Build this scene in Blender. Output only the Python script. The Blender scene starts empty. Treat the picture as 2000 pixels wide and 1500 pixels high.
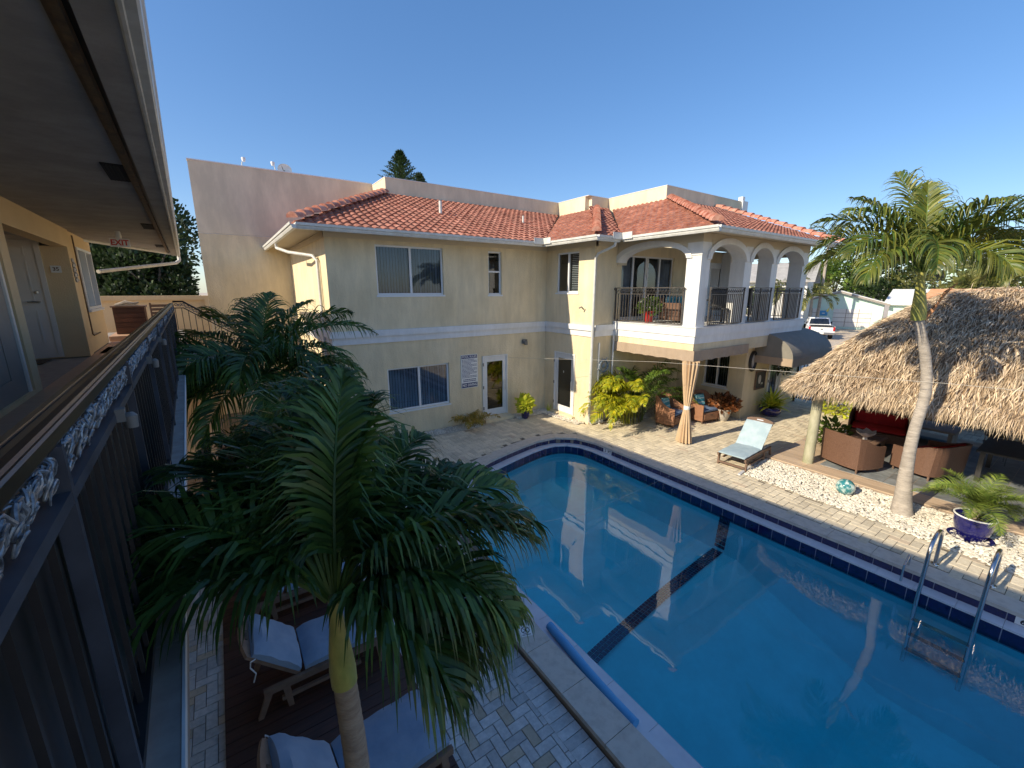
import bpy, math, random
import numpy as np
from mathutils import Vector, Matrix

# ------------------------------------------------------------------ camera, sky, sun, exposure
scene = bpy.context.scene
COL = scene.collection
R = math.radians
cam_d = bpy.data.cameras.new("camera")
cam = bpy.data.objects.new("camera", cam_d)
COL.objects.link(cam)
cam.location = (0, 0, 4.2)
cam.rotation_euler = (R(90 - 12.6), 0, R(-34.6))
cam_d.lens = 14.76
cam_d.sensor_width = 36
cam_d.clip_start = 0.02
cam_d.clip_end = 2000
scene.camera = cam

SUN_EL = 30.5
SUN_S = 0.11                      # the light travels along (1, -0.11)
sx, sy = -1.0, SUN_S              # direction towards the sun on the ground
world = bpy.data.worlds.new("World")
scene.world = world
world.use_nodes = True
wn = world.node_tree
bg = wn.nodes["Background"]
sky = wn.nodes.new("ShaderNodeTexSky")
sky.sky_type = 'NISHITA'
sky.sun_disc = False
sky.sun_elevation = R(SUN_EL)
sky.sun_rotation = math.atan2(sx, sy)
sky.air_density = 0.8
sky.dust_density = 0.5
sky.ozone_density = 2.2
gam = wn.nodes.new("ShaderNodeGamma"); gam.inputs[1].default_value = 0.66
hsv = wn.nodes.new("ShaderNodeHueSaturation"); hsv.inputs["Hue"].default_value = 0.508; hsv.inputs["Saturation"].default_value = 1.50; hsv.inputs["Value"].default_value = 0.90
wn.links.new(sky.outputs[0], gam.inputs[0]); wn.links.new(gam.outputs[0], hsv.inputs["Color"]); wn.links.new(hsv.outputs[0], bg.inputs[0])
bg.inputs[1].default_value = 0.15

sun_d = bpy.data.lights.new("sun", 'SUN')
sun_d.energy = 2.65
sun_d.angle = R(0.53)
sun_d.color = (1.0, 0.87, 0.66)
sun = bpy.data.objects.new("sun", sun_d)
COL.objects.link(sun)
h = math.hypot(sx, sy)
sd = Vector((sx / h * math.cos(R(SUN_EL)), sy / h * math.cos(R(SUN_EL)), math.sin(R(SUN_EL))))
sun.rotation_euler = sd.to_track_quat('Z', 'Y').to_euler()
sun.location = (-20, 5, 30)

scene.view_settings.view_transform = 'Standard'
scene.view_settings.look = 'None'
scene.view_settings.gamma = 1
scene.view_settings.exposure = 1.24
scene.cycles.max_bounces = 8
scene.cycles.transparent_max_bounces = 16
scene.cycles.use_denoising = True
scene.cycles.sample_clamp_indirect = 6

# ------------------------------------------------------------------ materials
def newmat(name):
    m = bpy.data.materials.new(name); m.use_nodes = True
    return m, m.node_tree, m.node_tree.nodes["Principled BSDF"]

def mat(name, col, rough=0.7, col2=None, nscale=6.0, bump=0.0, bscale=60.0, metal=0.0, spec=0.5, island=0.0,
        stretch=(1, 1, 1), detail=4.0, lo=0.35, hi=0.65, coat=0.0, trans=0.0, bdist=0.01, stain=0.0, sscale=(1, 1, 1)):
    """Principled material: noise mix of two colours, a second fine noise as bump, optional brightness change per island."""
    m, nt, b = newmat(name)
    N = nt.nodes.new; L = nt.links.new
    b.inputs["Roughness"].default_value = rough
    b.inputs["Metallic"].default_value = metal
    b.inputs["Specular IOR Level"].default_value = spec
    b.inputs["Coat Weight"].default_value = coat
    tc = N("ShaderNodeTexCoord"); mp = N("ShaderNodeMapping")
    mp.inputs["Scale"].default_value = stretch
    L(tc.outputs["Object"], mp.inputs[0])
    out = None
    if col2 is not None:
        n = N("ShaderNodeTexNoise"); n.inputs["Scale"].default_value = nscale; n.inputs["Detail"].default_value = detail
        n.inputs["Roughness"].default_value = 0.6
        L(mp.outputs[0], n.inputs["Vector"])
        r = N("ShaderNodeValToRGB")
        r.color_ramp.elements[0].position = lo; r.color_ramp.elements[1].position = hi
        r.color_ramp.elements[0].color = (*col, 1); r.color_ramp.elements[1].color = (*col2, 1)
        L(n.outputs["Fac"], r.inputs[0]); out = r.outputs[0]
    if island > 0:
        g = N("ShaderNodeNewGeometry"); hs = N("ShaderNodeHueSaturation"); mr = N("ShaderNodeMapRange")
        L(g.outputs["Random Per Island"], mr.inputs[0])
        mr.inputs["To Min"].default_value = 1 - island; mr.inputs["To Max"].default_value = 1 + island
        L(mr.outputs[0], hs.inputs["Value"])
        if out is None: hs.inputs["Color"].default_value = (*col, 1)
        else: L(out, hs.inputs["Color"])
        out = hs.outputs[0]
    if stain > 0:
        m2 = N("ShaderNodeMapping"); m2.inputs["Scale"].default_value = sscale; L(tc.outputs["Object"], m2.inputs[0])
        n3 = N("ShaderNodeTexNoise"); n3.inputs["Scale"].default_value = 1.0; n3.inputs["Detail"].default_value = 9; n3.inputs["Roughness"].default_value = 0.68
        L(m2.outputs[0], n3.inputs["Vector"]); r3 = N("ShaderNodeMapRange")
        r3.inputs["From Min"].default_value = 0.40; r3.inputs["From Max"].default_value = 0.66; r3.inputs["To Min"].default_value = 1.0 - stain; r3.inputs["To Max"].default_value = 1.03
        L(n3.outputs["Fac"], r3.inputs[0]); h3 = N("ShaderNodeHueSaturation"); L(r3.outputs[0], h3.inputs["Value"])
        if out is None: h3.inputs["Color"].default_value = (*col, 1)
        else: L(out, h3.inputs["Color"])
        out = h3.outputs[0]
    if out is None: b.inputs["Base Color"].default_value = (*col, 1)
    else: L(out, b.inputs["Base Color"])
    if bump > 0:
        n2 = N("ShaderNodeTexNoise"); n2.inputs["Scale"].default_value = bscale; n2.inputs["Detail"].default_value = 5
        L(mp.outputs[0], n2.inputs["Vector"])
        bp = N("ShaderNodeBump"); bp.inputs["Strength"].default_value = bump; bp.inputs["Distance"].default_value = bdist
        L(n2.outputs["Fac"], bp.inputs["Height"]); L(bp.outputs[0], b.inputs["Normal"])
    return m

def leafmat(name, a, b_, island=0.35, rough=0.45, trans=0.35):
    """Leaf: colour picked per leaflet, some light passes through."""
    m, nt, b = newmat(name)
    N = nt.nodes.new; L = nt.links.new
    g = N("ShaderNodeNewGeometry"); r = N("ShaderNodeValToRGB")
    r.color_ramp.elements[0].color = (*a, 1); r.color_ramp.elements[1].color = (*b_, 1)
    L(g.outputs["Random Per Island"], r.inputs[0])
    tc = N("ShaderNodeTexCoord"); n = N("ShaderNodeTexNoise"); n.inputs["Scale"].default_value = 3.0
    L(tc.outputs["Object"], n.inputs[0])
    hs = N("ShaderNodeHueSaturation"); mr = N("ShaderNodeMapRange")
    mr.inputs["From Min"].default_value = 0.3; mr.inputs["From Max"].default_value = 0.7
    mr.inputs["To Min"].default_value = 1 - island; mr.inputs["To Max"].default_value = 1 + island
    L(n.outputs["Fac"], mr.inputs[0]); L(mr.outputs[0], hs.inputs["Value"]); L(r.outputs[0], hs.inputs["Color"])
    L(hs.outputs[0], b.inputs["Base Color"])
    b.inputs["Roughness"].default_value = rough
    t = N("ShaderNodeBsdfTranslucent"); mx = N("ShaderNodeMixShader"); mx.inputs[0].default_value = trans
    L(hs.outputs[0], t.inputs[0]); L(b.outputs[0], mx.inputs[1]); L(t.outputs[0], mx.inputs[2])
    L(mx.outputs[0], nt.nodes["Material Output"].inputs[0])
    return m

def glassmat(name, tint, refl=1.0, clear=0.8):
    """Window pane: see-through mixed with a mirror by Fresnel."""
    m, nt, b = newmat(name)
    N = nt.nodes.new; L = nt.links.new
    tr = N("ShaderNodeBsdfTransparent"); tr.inputs[0].default_value = (*tint, 1)
    gl = N("ShaderNodeBsdfGlossy"); gl.inputs["Roughness"].default_value = 0.02; gl.inputs[0].default_value = (1, 1, 1, 1)
    fr = N("ShaderNodeFresnel"); fr.inputs[0].default_value = 1.5
    mu = N("ShaderNodeMath"); mu.operation = 'MULTIPLY'; mu.inputs[1].default_value = refl; mu.use_clamp = True
    L(fr.outputs[0], mu.inputs[0])
    mx = N("ShaderNodeMixShader"); L(mu.outputs[0], mx.inputs[0]); L(tr.outputs[0], mx.inputs[1]); L(gl.outputs[0], mx.inputs[2])
    L(mx.outputs[0], nt.nodes["Material Output"].inputs[0])
    return m

YEL = (0.76, 0.63, 0.41); YEL2 = (0.84, 0.715, 0.49)
M = dict(
    stucco=mat("yellow_stucco", YEL, 0.92, YEL2, 0.8, bump=0.75, bscale=32, spec=0.2, bdist=0.016, stain=0.13, sscale=(3.5, 3.5, 0.7)),
    stucco_left=mat("gold_stucco", (0.70, 0.53, 0.31), 0.9, (0.76, 0.58, 0.35), 1.0, bump=0.5, bscale=55, spec=0.2),
    pink_stucco=mat("upper_stucco", (0.72, 0.63, 0.47), 0.92, (0.80, 0.69, 0.51), 0.7, bump=0.5, bscale=34, spec=0.2, stain=0.16, sscale=(2.2, 2.2, 0.6)),
    frieze=mat("frieze_plaster", (0.60, 0.52, 0.38), 0.85, (0.66, 0.57, 0.42), 1.0, bump=0.15, bscale=60),
    white=mat("white_paint", (0.78, 0.78, 0.77), 0.5, (0.72, 0.72, 0.70), 1.5, bump=0.05, bscale=40, stain=0.07, sscale=(5, 5, 1.2)),
    trim=mat("white_band", (0.80, 0.80, 0.80), 0.6, (0.75, 0.75, 0.74), 1.2, bump=0.08, bscale=50, stain=0.09, sscale=(5, 5, 1.5)),
    gutter=mat("gutter_metal", (0.70, 0.70, 0.67), 0.4, (0.62, 0.62, 0.58), 3, bump=0.03, bscale=20, stain=0.14, sscale=(7, 7, 7)),
    alu=mat("window_frame_white", (0.74, 0.75, 0.76), 0.4),
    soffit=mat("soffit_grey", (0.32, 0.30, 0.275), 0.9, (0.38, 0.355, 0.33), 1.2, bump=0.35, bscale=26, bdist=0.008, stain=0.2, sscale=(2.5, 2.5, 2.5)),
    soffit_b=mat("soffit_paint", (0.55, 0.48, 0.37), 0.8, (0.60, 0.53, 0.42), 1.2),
    brown_trim=mat("brown_trim", (0.20, 0.115, 0.045), 0.6, (0.10, 0.06, 0.03), 9, bump=0.2, bscale=25),
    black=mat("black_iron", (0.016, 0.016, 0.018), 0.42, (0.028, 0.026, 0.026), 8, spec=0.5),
    cap=mat("bronze_rail_cap", (0.022, 0.015, 0.011), 0.28, (0.036, 0.024, 0.017), 10, stretch=(6, 0.6, 6), spec=0.6),
    railblue=mat("railing_grey", (0.030, 0.036, 0.05), 0.45, (0.055, 0.065, 0.085), 7),
    scroll=mat("cast_scroll_sky_tint", (0.34, 0.38, 0.42), 0.30, (0.07, 0.08, 0.10), 45, metal=0.35),  # reflected sky is put into the colour as light blue-grey patches
    bal=mat("balcony_iron", (0.05, 0.045, 0.04), 0.45, (0.085, 0.075, 0.065), 8),
    tile=mat("roof_tile_clay", (0.30, 0.095, 0.060), 0.8, (0.58, 0.29, 0.21), 6.5, bump=0.3, bscale=90, spec=0.25, lo=0.30, hi=0.72, detail=8, island=0.12, stain=0.30, sscale=(1.3, 1.3, 1.3)),
    ridge=mat("ridge_tile_clay", (0.42, 0.14, 0.09), 0.8, (0.62, 0.33, 0.24), 7, bump=0.3, bscale=70, island=0.2),
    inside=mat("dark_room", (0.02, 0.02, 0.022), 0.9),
    grey_door=mat("grey_door_paint", (0.26, 0.245, 0.215), 0.6, (0.30, 0.28, 0.25), 2),
    blind=mat("vertical_blind", (0.20, 0.22, 0.26), 0.7, (0.25, 0.27, 0.31), 2, island=0.25),
    curtain_d=mat("grey_drape", (0.30, 0.33, 0.38), 0.8, (0.22, 0.24, 0.28), 3, island=0.2),
    glass=glassmat("window_glass", (0.75, 0.82, 0.88), 1.5),
    doorglass=glassmat("door_glass", (0.22, 0.22, 0.23), 1.6),
    frost=mat("frosted_film", (0.20, 0.22, 0.21), 0.25),
    steel=mat("stainless_steel", (0.55, 0.55, 0.56), 0.22, metal=1.0),
    chrome=mat("brushed_nickel", (0.5, 0.48, 0.44), 0.35, metal=1.0),
    awning=mat("taupe_canvas", (0.36, 0.275, 0.20), 0.9, (0.41, 0.315, 0.23), 4, bump=0.2, bscale=120),
    awning_g=mat("grey_canvas", (0.20, 0.19, 0.165), 0.85, (0.23, 0.215, 0.19), 4, bump=0.2, bscale=120),
    drape=mat("tan_curtain", (0.50, 0.36, 0.22), 0.85, (0.56, 0.41, 0.26), 5, bump=0.1, bscale=80),
    travertine=mat("travertine_coping", (0.58, 0.52, 0.44), 0.7, (0.42, 0.37, 0.31), 9, bump=0.25, bscale=35, lo=0.45, hi=0.8, detail=8),
    coping_side=mat("coping_side", (0.26, 0.20, 0.15), 0.8, (0.34, 0.26, 0.19), 8, bump=0.2, bscale=30),
    marble=mat("white_marble_ledge", (0.66, 0.67, 0.70), 0.35, (0.56, 0.57, 0.61), 4, detail=8),
    navy=mat("navy_glazed_tile", (0.006, 0.007, 0.055), 0.12, (0.010, 0.012, 0.085), 12, coat=0.6),
    grout=mat("tile_grout", (0.32, 0.32, 0.38), 0.8),
    plaster=mat("pool_plaster", (0.30, 0.93, 0.94), 0.8, (0.36, 0.95, 0.96), 0.9, stain=0.10, sscale=(1.4, 1.4, 1.4)),
    paver=mat("cream_paver", (0.64, 0.55, 0.40), 0.85, (0.76, 0.67, 0.50), 22, bump=0.35, bscale=90, island=0.14, stain=0.16, sscale=(1.8, 1.8, 1.8)),
    paver_t=mat("tan_paver", (0.48, 0.39, 0.28), 0.85, (0.56, 0.46, 0.34), 20, bump=0.35, bscale=90, island=0.15),
    paver_g=mat("grey_paver", (0.56, 0.54, 0.51), 0.85, (0.66, 0.63, 0.59), 20, bump=0.35, bscale=90, island=0.14, stain=0.20, sscale=(2.5, 2.5, 2.5)),
    joint=mat("joint_sand", (0.12, 0.10, 0.075), 0.95, (0.20, 0.165, 0.12), 30),
    decking=mat("oiled_deck_board", (0.055, 0.022, 0.014), 0.55, (0.09, 0.036, 0.022), 4, stretch=(1, 12, 1), island=0.25),
    pebble=mat("white_pebble", (0.74, 0.70, 0.60), 0.7, (0.60, 0.55, 0.46), 3, island=0.22),
    pebblebed=mat("pebble_bed", (0.45, 0.41, 0.33), 0.95, (0.62, 0.57, 0.47), 40, bump=0.9, bscale=50, bdist=0.02),
    plat=mat("wood_look_tile", (0.50, 0.37, 0.26), 0.5, (0.58, 0.45, 0.32), 3, stretch=(8, 1, 1), island=0.12),
    slate=mat("slate_tile", (0.16, 0.175, 0.18), 0.45, (0.24, 0.26, 0.27), 5, island=0.25),
    thatch=mat("palm_thatch", (0.50, 0.38, 0.26), 0.9, (0.66, 0.54, 0.39), 2.0, island=0.42, spec=0.1),
    thatchb=mat("thatch_base", (0.20, 0.135, 0.08), 0.95, (0.34, 0.24, 0.15), 18, bump=0.8, bscale=40, bdist=0.03),
    post=mat("lichen_post", (0.30, 0.30, 0.19), 0.85, (0.46, 0.44, 0.32), 7, stretch=(1, 1, 0.35), bump=0.5, bscale=25),
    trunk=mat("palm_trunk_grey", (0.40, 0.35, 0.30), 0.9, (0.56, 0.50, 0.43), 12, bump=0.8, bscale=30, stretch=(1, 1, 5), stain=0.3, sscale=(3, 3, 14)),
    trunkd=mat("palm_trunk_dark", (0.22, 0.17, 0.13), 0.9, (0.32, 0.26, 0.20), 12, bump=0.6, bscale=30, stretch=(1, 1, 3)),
    shaft=mat("palm_crownshaft", (0.27, 0.30, 0.07), 0.45, (0.46, 0.42, 0.11), 4, stretch=(3, 3, 0.8), stain=0.25, sscale=(9, 9, 5)),
    spathe=mat("dry_spathe", (0.55, 0.27, 0.13), 0.8, (0.36, 0.18, 0.10), 9),
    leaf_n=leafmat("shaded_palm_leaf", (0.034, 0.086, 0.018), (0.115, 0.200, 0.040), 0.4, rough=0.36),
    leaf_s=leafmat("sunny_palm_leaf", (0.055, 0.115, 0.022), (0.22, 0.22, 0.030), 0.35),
    leaf_y=leafmat("yellow_palm_leaf", (0.24, 0.33, 0.02), (0.60, 0.52, 0.02), 0.3, trans=0.4),
    leaf_d=leafmat("tree_leaf_dark", (0.018, 0.040, 0.014), (0.05, 0.085, 0.025), 0.4),
    leaf_m=leafmat("bush_leaf_mid", (0.06, 0.13, 0.02), (0.18, 0.26, 0.04), 0.35),
    leaf_o=leafmat("bush_leaf_olive", (0.10, 0.13, 0.035), (0.22, 0.21, 0.06), 0.35),
    leaf_p=leafmat("feather_palm_leaf", (0.13, 0.22, 0.03), (0.28, 0.33, 0.06), 0.3),
    leaf_g=leafmat("golden_palm_leaf", (0.30, 0.24, 0.03), (0.48, 0.30, 0.04), 0.3),
    leaf_lime=leafmat("lime_plant_leaf", (0.45, 0.55, 0.04), (0.68, 0.66, 0.08), 0.2),
    leaf_c=leafmat("croton_leaf", (0.09, 0.045, 0.02), (0.30, 0.10, 0.03), 0.4),
    bark=mat("tree_bark", (0.16, 0.12, 0.09), 0.9, (0.24, 0.19, 0.15), 8, bump=0.5, bscale=20),
    cobalt=mat("cobalt_glaze", (0.008, 0.008, 0.085), 0.12, (0.014, 0.013, 0.13), 5, coat=0.8),
    potgrey=mat("whitewashed_pot", (0.58, 0.54, 0.48), 0.8, (0.44, 0.40, 0.35), 9, bump=0.3, bscale=30),
    redpot=mat("red_glaze", (0.36, 0.02, 0.015), 0.2),
    soil=mat("potting_soil", (0.05, 0.035, 0.025), 0.95, (0.12, 0.08, 0.05), 30),
    wicker=mat("brown_wicker", (0.11, 0.055, 0.034), 0.6, (0.17, 0.092, 0.06), 55, bump=0.9, bscale=85, bdist=0.006),
    wicker_r=mat("rust_wicker", (0.25, 0.115, 0.06), 0.6, (0.34, 0.17, 0.095), 55, bump=0.9, bscale=85, bdist=0.006),
    redc=mat("red_cushion", (0.42, 0.012, 0.016), 0.85, (0.50, 0.02, 0.02), 4),
    bluec=mat("blue_grey_cushion", (0.21, 0.28, 0.37), 0.9, (0.26, 0.33, 0.42), 5, bump=0.3, bscale=14, bdist=0.015),
    aqua=mat("aqua_cushion", (0.33, 0.44, 0.50), 0.9, (0.42, 0.52, 0.57), 4, bump=0.25, bscale=14, bdist=0.012),
    navyc=mat("slate_blue_seat_pad", (0.10, 0.15, 0.26), 0.9, (0.13, 0.19, 0.31), 6),
    wood=mat("weathered_teak", (0.13, 0.08, 0.055), 0.7, (0.20, 0.125, 0.085), 6, stretch=(1, 1, 6), bump=0.2, bscale=40),
    wood_n=mat("shaded_teak", (0.17, 0.10, 0.065), 0.7, (0.24, 0.15, 0.10), 6, bump=0.2, bscale=40),
    darktop=mat("dark_table_cover", (0.035, 0.035, 0.036), 0.6, (0.05, 0.05, 0.05), 9),
    door_l=mat("door_paint_cream", (0.72, 0.68, 0.62), 0.55, (0.76, 0.72, 0.66), 2),
    floor_w=mat("walkway_tile", (0.50, 0.31, 0.20), 0.45, (0.60, 0.39, 0.26), 3, stretch=(1, 8, 1)),
    slabtop=mat("travertine_slab", (0.36, 0.33, 0.30), 0.7, (0.27, 0.24, 0.22), 7, bump=0.2, bscale=30),
    concrete=mat("far_pavement", (0.50, 0.42, 0.33), 0.9, (0.58, 0.49, 0.39), 0.5, bump=0.2, bscale=10),
    asphalt=mat("street_pavers", (0.46, 0.36, 0.28), 0.9, (0.52, 0.42, 0.33), 1),
    lawn=mat("lawn_green", (0.06, 0.10, 0.03), 0.95, (0.12, 0.15, 0.05), 2),
    mint=mat("mint_stucco", (0.56, 0.76, 0.70), 0.85, (0.60, 0.79, 0.74), 1),
    whiteroof=mat("white_flat_tile", (0.82, 0.82, 0.80), 0.8, (0.74, 0.74, 0.72), 2, bump=0.2, bscale=8),
    greyroof=mat("grey_shingle", (0.34, 0.33, 0.32), 0.9, (0.44, 0.43, 0.41), 2, bump=0.2, bscale=8),
    orangeroof=mat("orange_roof_tile", (0.62, 0.30, 0.14), 0.9, (0.70, 0.38, 0.20), 2),
    truckw=mat("white_car_paint", (0.80, 0.81, 0.82), 0.25, coat=0.7),
    rubber=mat("tyre_rubber", (0.015, 0.015, 0.016), 0.8),
    darkglass=mat("dark_car_glass", (0.012, 0.014, 0.016), 0.06, coat=0.5),
    lampred=mat("red_lens", (0.45, 0.015, 0.02), 0.2),
    signw=mat("sign_white", (0.80, 0.79, 0.75), 0.5),
    signnavy=mat("sign_navy", (0.02, 0.03, 0.13), 0.5),
    signblue=mat("sign_blue", (0.05, 0.30, 0.62), 0.5),
    signred=mat("sign_red", (0.62, 0.05, 0.03), 0.5),
    signblack=mat("sign_black", (0.012, 0.012, 0.014), 0.5),
    noodleb=mat("blue_foam", (0.10, 0.36, 0.62), 0.75, (0.13, 0.40, 0.66), 6, bump=0.2, bscale=60),
    noodlep=mat("coral_foam", (0.80, 0.22, 0.18), 0.75),
    mosaic=mat("blue_mosaic", (0.08, 0.14, 0.20), 0.3, (0.40, 0.44, 0.46), 40, lo=0.45, hi=0.55),
    shell=mat("white_shell", (0.60, 0.58, 0.56), 0.6, (0.45, 0.42, 0.40), 12),
    brick=mat("terracotta_mat", (0.50, 0.24, 0.16), 0.9, (0.58, 0.32, 0.22), 20),
    cyp=mat("dark_hedge_core", (0.02, 0.025, 0.015), 0.95),
    wire=mat("thin_wire", (0.55, 0.52, 0.46), 0.5),
    lamp=mat("fixture_grey", (0.16, 0.16, 0.155), 0.5),
    glassorb=mat("swirled_glass", (0.03, 0.20, 0.22), 0.08, (0.62, 0.74, 0.70), 9, lo=0.45, hi=0.6, coat=1.0),
    pillow=None,
)
def stripemat():
    m, nt, b = newmat("striped_pillow")
    N = nt.nodes.new; L = nt.links.new
    tc = N("ShaderNodeTexCoord"); w = N("ShaderNodeTexWave"); w.bands_direction = 'Y'; w.inputs["Scale"].default_value = 5.0
    w.inputs["Distortion"].default_value = 0.6
    r = N("ShaderNodeValToRGB"); r.color_ramp.interpolation = 'CONSTANT'
    e = r.color_ramp.elements; e[0].color = (0.05, 0.28, 0.34, 1); e[1].position = 0.38; e[1].color = (0.55, 0.66, 0.64, 1)
    x = e.new(0.7); x.color = (0.16, 0.45, 0.50, 1)
    L(tc.outputs["Object"], w.inputs["Vector"]); L(w.outputs["Fac"], r.inputs[0]); L(r.outputs[0], b.inputs["Base Color"])
    b.inputs["Roughness"].default_value = 0.85
    return m
M['pillow'] = stripemat()

def watermat():
    m, nt, b = newmat("pool_water")
    N = nt.nodes.new; L = nt.links.new
    nt.nodes.remove(b)
    tr = N("ShaderNodeBsdfTransparent"); tr.inputs[0].default_value = (0.93, 1.0, 1.0, 1)
    gl = N("ShaderNodeBsdfGlossy"); gl.inputs["Roughness"].default_value = 0.0
    fr = N("ShaderNodeFresnel"); fr.inputs[0].default_value = 1.62
    tc = N("ShaderNodeTexCoord"); n = N("ShaderNodeTexNoise"); n.inputs["Scale"].default_value = 1.6; n.inputs["Detail"].default_value = 2.5
    n.inputs["Roughness"].default_value = 0.4
    L(tc.outputs["Object"], n.inputs["Vector"])
    bp = N("ShaderNodeBump"); bp.inputs["Strength"].default_value = 0.10; bp.inputs["Distance"].default_value = 0.04
    L(n.outputs["Fac"], bp.inputs["Height"]); L(bp.outputs[0], gl.inputs["Normal"]); L(bp.outputs[0], fr.inputs["Normal"])
    mx = N("ShaderNodeMixShader"); L(fr.outputs[0], mx.inputs[0]); L(tr.outputs[0], mx.inputs[1]); L(gl.outputs[0], mx.inputs[2])
    L(mx.outputs[0], nt.nodes["Material Output"].inputs[0])
    va = N("ShaderNodeVolumeAbsorption"); va.inputs["Color"].default_value = (0.01, 0.925, 0.985, 1); va.inputs["Density"].default_value = 0.42
    L(va.outputs[0], nt.nodes["Material Output"].inputs["Volume"])
    return m
M['water'] = watermat()

# ------------------------------------------------------------------ mesh builder and object helpers
class MB:
    def __init__(s, T=None):
        s.v = []; s.f = []; s.T = T
    def add(s, vs, fs):
        o = len(s.v)
        s.v += [tuple(s.T(*p)) for p in vs] if s.T else [tuple(p) for p in vs]
        s.f += [tuple(i + o for i in f) for f in fs]
        return s
    def box(s, x0, x1, y0, y1, z0, z1):
        return s.add([(x0, y0, z0), (x1, y0, z0), (x1, y1, z0), (x0, y1, z0), (x0, y0, z1), (x1, y0, z1), (x1, y1, z1), (x0, y1, z1)],
                     [(0, 3, 2, 1), (4, 5, 6, 7), (0, 1, 5, 4), (1, 2, 6, 5), (2, 3, 7, 6), (3, 0, 4, 7)])
    def rbox(s, c, size, rot=None, bev=0.0):
        """box about centre c, rotated by Matrix/Euler rot, with chamfered edges when bev > 0"""
        a, b, d = size[0] / 2, size[1] / 2, size[2] / 2
        Rm = rot if rot is not None else Matrix.Identity(3)
        c = Vector(c)
        if bev <= 0:
            P = [Vector((i * a, j * b, k * d)) for k in (-1, 1) for j in (-1, 1) for i in (-1, 1)]
            F = [(0, 2, 3, 1), (4, 5, 7, 6), (0, 1, 5, 4), (1, 3, 7, 5), (3, 2, 6, 7), (2, 0, 4, 6)]
        else:
            e = bev; P = []; F = []
            lay = [(-d, e), (-d + e, 0), (d - e, 0), (d, e)]
            for (z, ins) in lay:
                A, B = a - ins, b - ins
                for (x, y) in ((-A + e, -B), (A - e, -B), (A, -B + e), (A, B - e), (A - e, B), (-A + e, B), (-A, B - e), (-A, -B + e)):
                    P.append(Vector((x, y, z)))
            F.append(tuple(range(7, -1, -1))); F.append(tuple(range(24, 32)))
            for l in range(3):
                for i in range(8):
                    j = (i + 1) % 8
                    F.append((l * 8 + i, l * 8 + j, l * 8 + 8 + j, l * 8 + 8 + i))
        return s.add([c + Rm @ p for p in P], F)
    def tube(s, pts, r, n=8, cap=True, closed=False):
        pts = [Vector(p) for p in pts]; m = len(pts); rs = r if isinstance(r, (list, tuple)) else [r] * m
        vs = []; fs = []; up = None
        for i, p in enumerate(pts):
            if closed: t = (pts[(i + 1) % m] - pts[i - 1])
            else: t = (pts[min(i + 1, m - 1)] - pts[max(i - 1, 0)])
            t.normalize()
            if up is None: up = Vector((0, 0, 1)) if abs(t.z) < 0.9 else Vector((1, 0, 0))
            a = t.cross(up)
            if a.length < 1e-4: a = t.cross(Vector((0, 1, 0)))
            a.normalize(); b = a.cross(t); up = b
            for k in range(n):
                an = 2 * math.pi * k / n
                vs.append(p + (a * math.cos(an) + b * math.sin(an)) * rs[i])
        for i in range(m if closed else m - 1):
            j = (i + 1) % m
            for k in range(n):
                l = (k + 1) % n
                fs.append((i * n + k, i * n + l, j * n + l, j * n + k))
        if cap and not closed:
            fs.append(tuple(range(n - 1, -1, -1))); fs.append(tuple((m - 1) * n + k for k in range(n)))
        return s.add(vs, fs)
    def lathe(s, c, prof, n=20):
        """prof: list of (radius, z)"""
        vs = []; fs = []
        for (r, z) in prof:
            for k in range(n):
                a = 2 * math.pi * k / n
                vs.append((c[0] + r * math.cos(a), c[1] + r * math.sin(a), c[2] + z))
        for i in range(len(prof) - 1):
            for k in range(n):
                l = (k + 1) % n
                fs.append((i * n + k, i * n + l, (i + 1) * n + l, (i + 1) * n + k))
        fs.append(tuple(range(n - 1, -1, -1))); fs.append(tuple((len(prof) - 1) * n + k for k in range(n)))
        return s.add(vs, fs)
    def prism(s, poly, z0, z1):
        n = len(poly)
        vs = [(x, y, z0) for x, y in poly] + [(x, y, z1) for x, y in poly]
        return s.add(vs, [tuple(range(n - 1, -1, -1)), tuple(range(n, 2 * n))] + [(i, (i + 1) % n, n + (i + 1) % n, n + i) for i in range(n)])
    def ext(s, poly3, d):
        """extrude a 3-D polygon by vector d"""
        n = len(poly3); d = Vector(d)
        vs = [Vector(p) for p in poly3] + [Vector(p) + d for p in poly3]
        return s.add(vs, [tuple(range(n - 1, -1, -1)), tuple(range(n, 2 * n))] + [(i, (i + 1) % n, n + (i + 1) % n, n + i) for i in range(n)])
    def quad(s, *p):
        return s.add(p, [tuple(range(len(p)))])
    def ball(s, c, r, seg=12, rings=8):
        rr = r if isinstance(r, (tuple, list)) else (r, r, r)
        vs = []; fs = []
        for i in range(rings + 1):
            th = math.pi * i / rings
            for k in range(seg):
                a = 2 * math.pi * k / seg
                vs.append((c[0] + rr[0] * math.sin(th) * math.cos(a), c[1] + rr[1] * math.sin(th) * math.sin(a), c[2] + rr[2] * math.cos(th)))
        for i in range(rings):
            for k in range(seg):
                l = (k + 1) % seg
                fs.append((i * seg + k, (i + 1) * seg + k, (i + 1) * seg + l, i * seg + l))
        return s.add(vs, fs)

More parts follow.
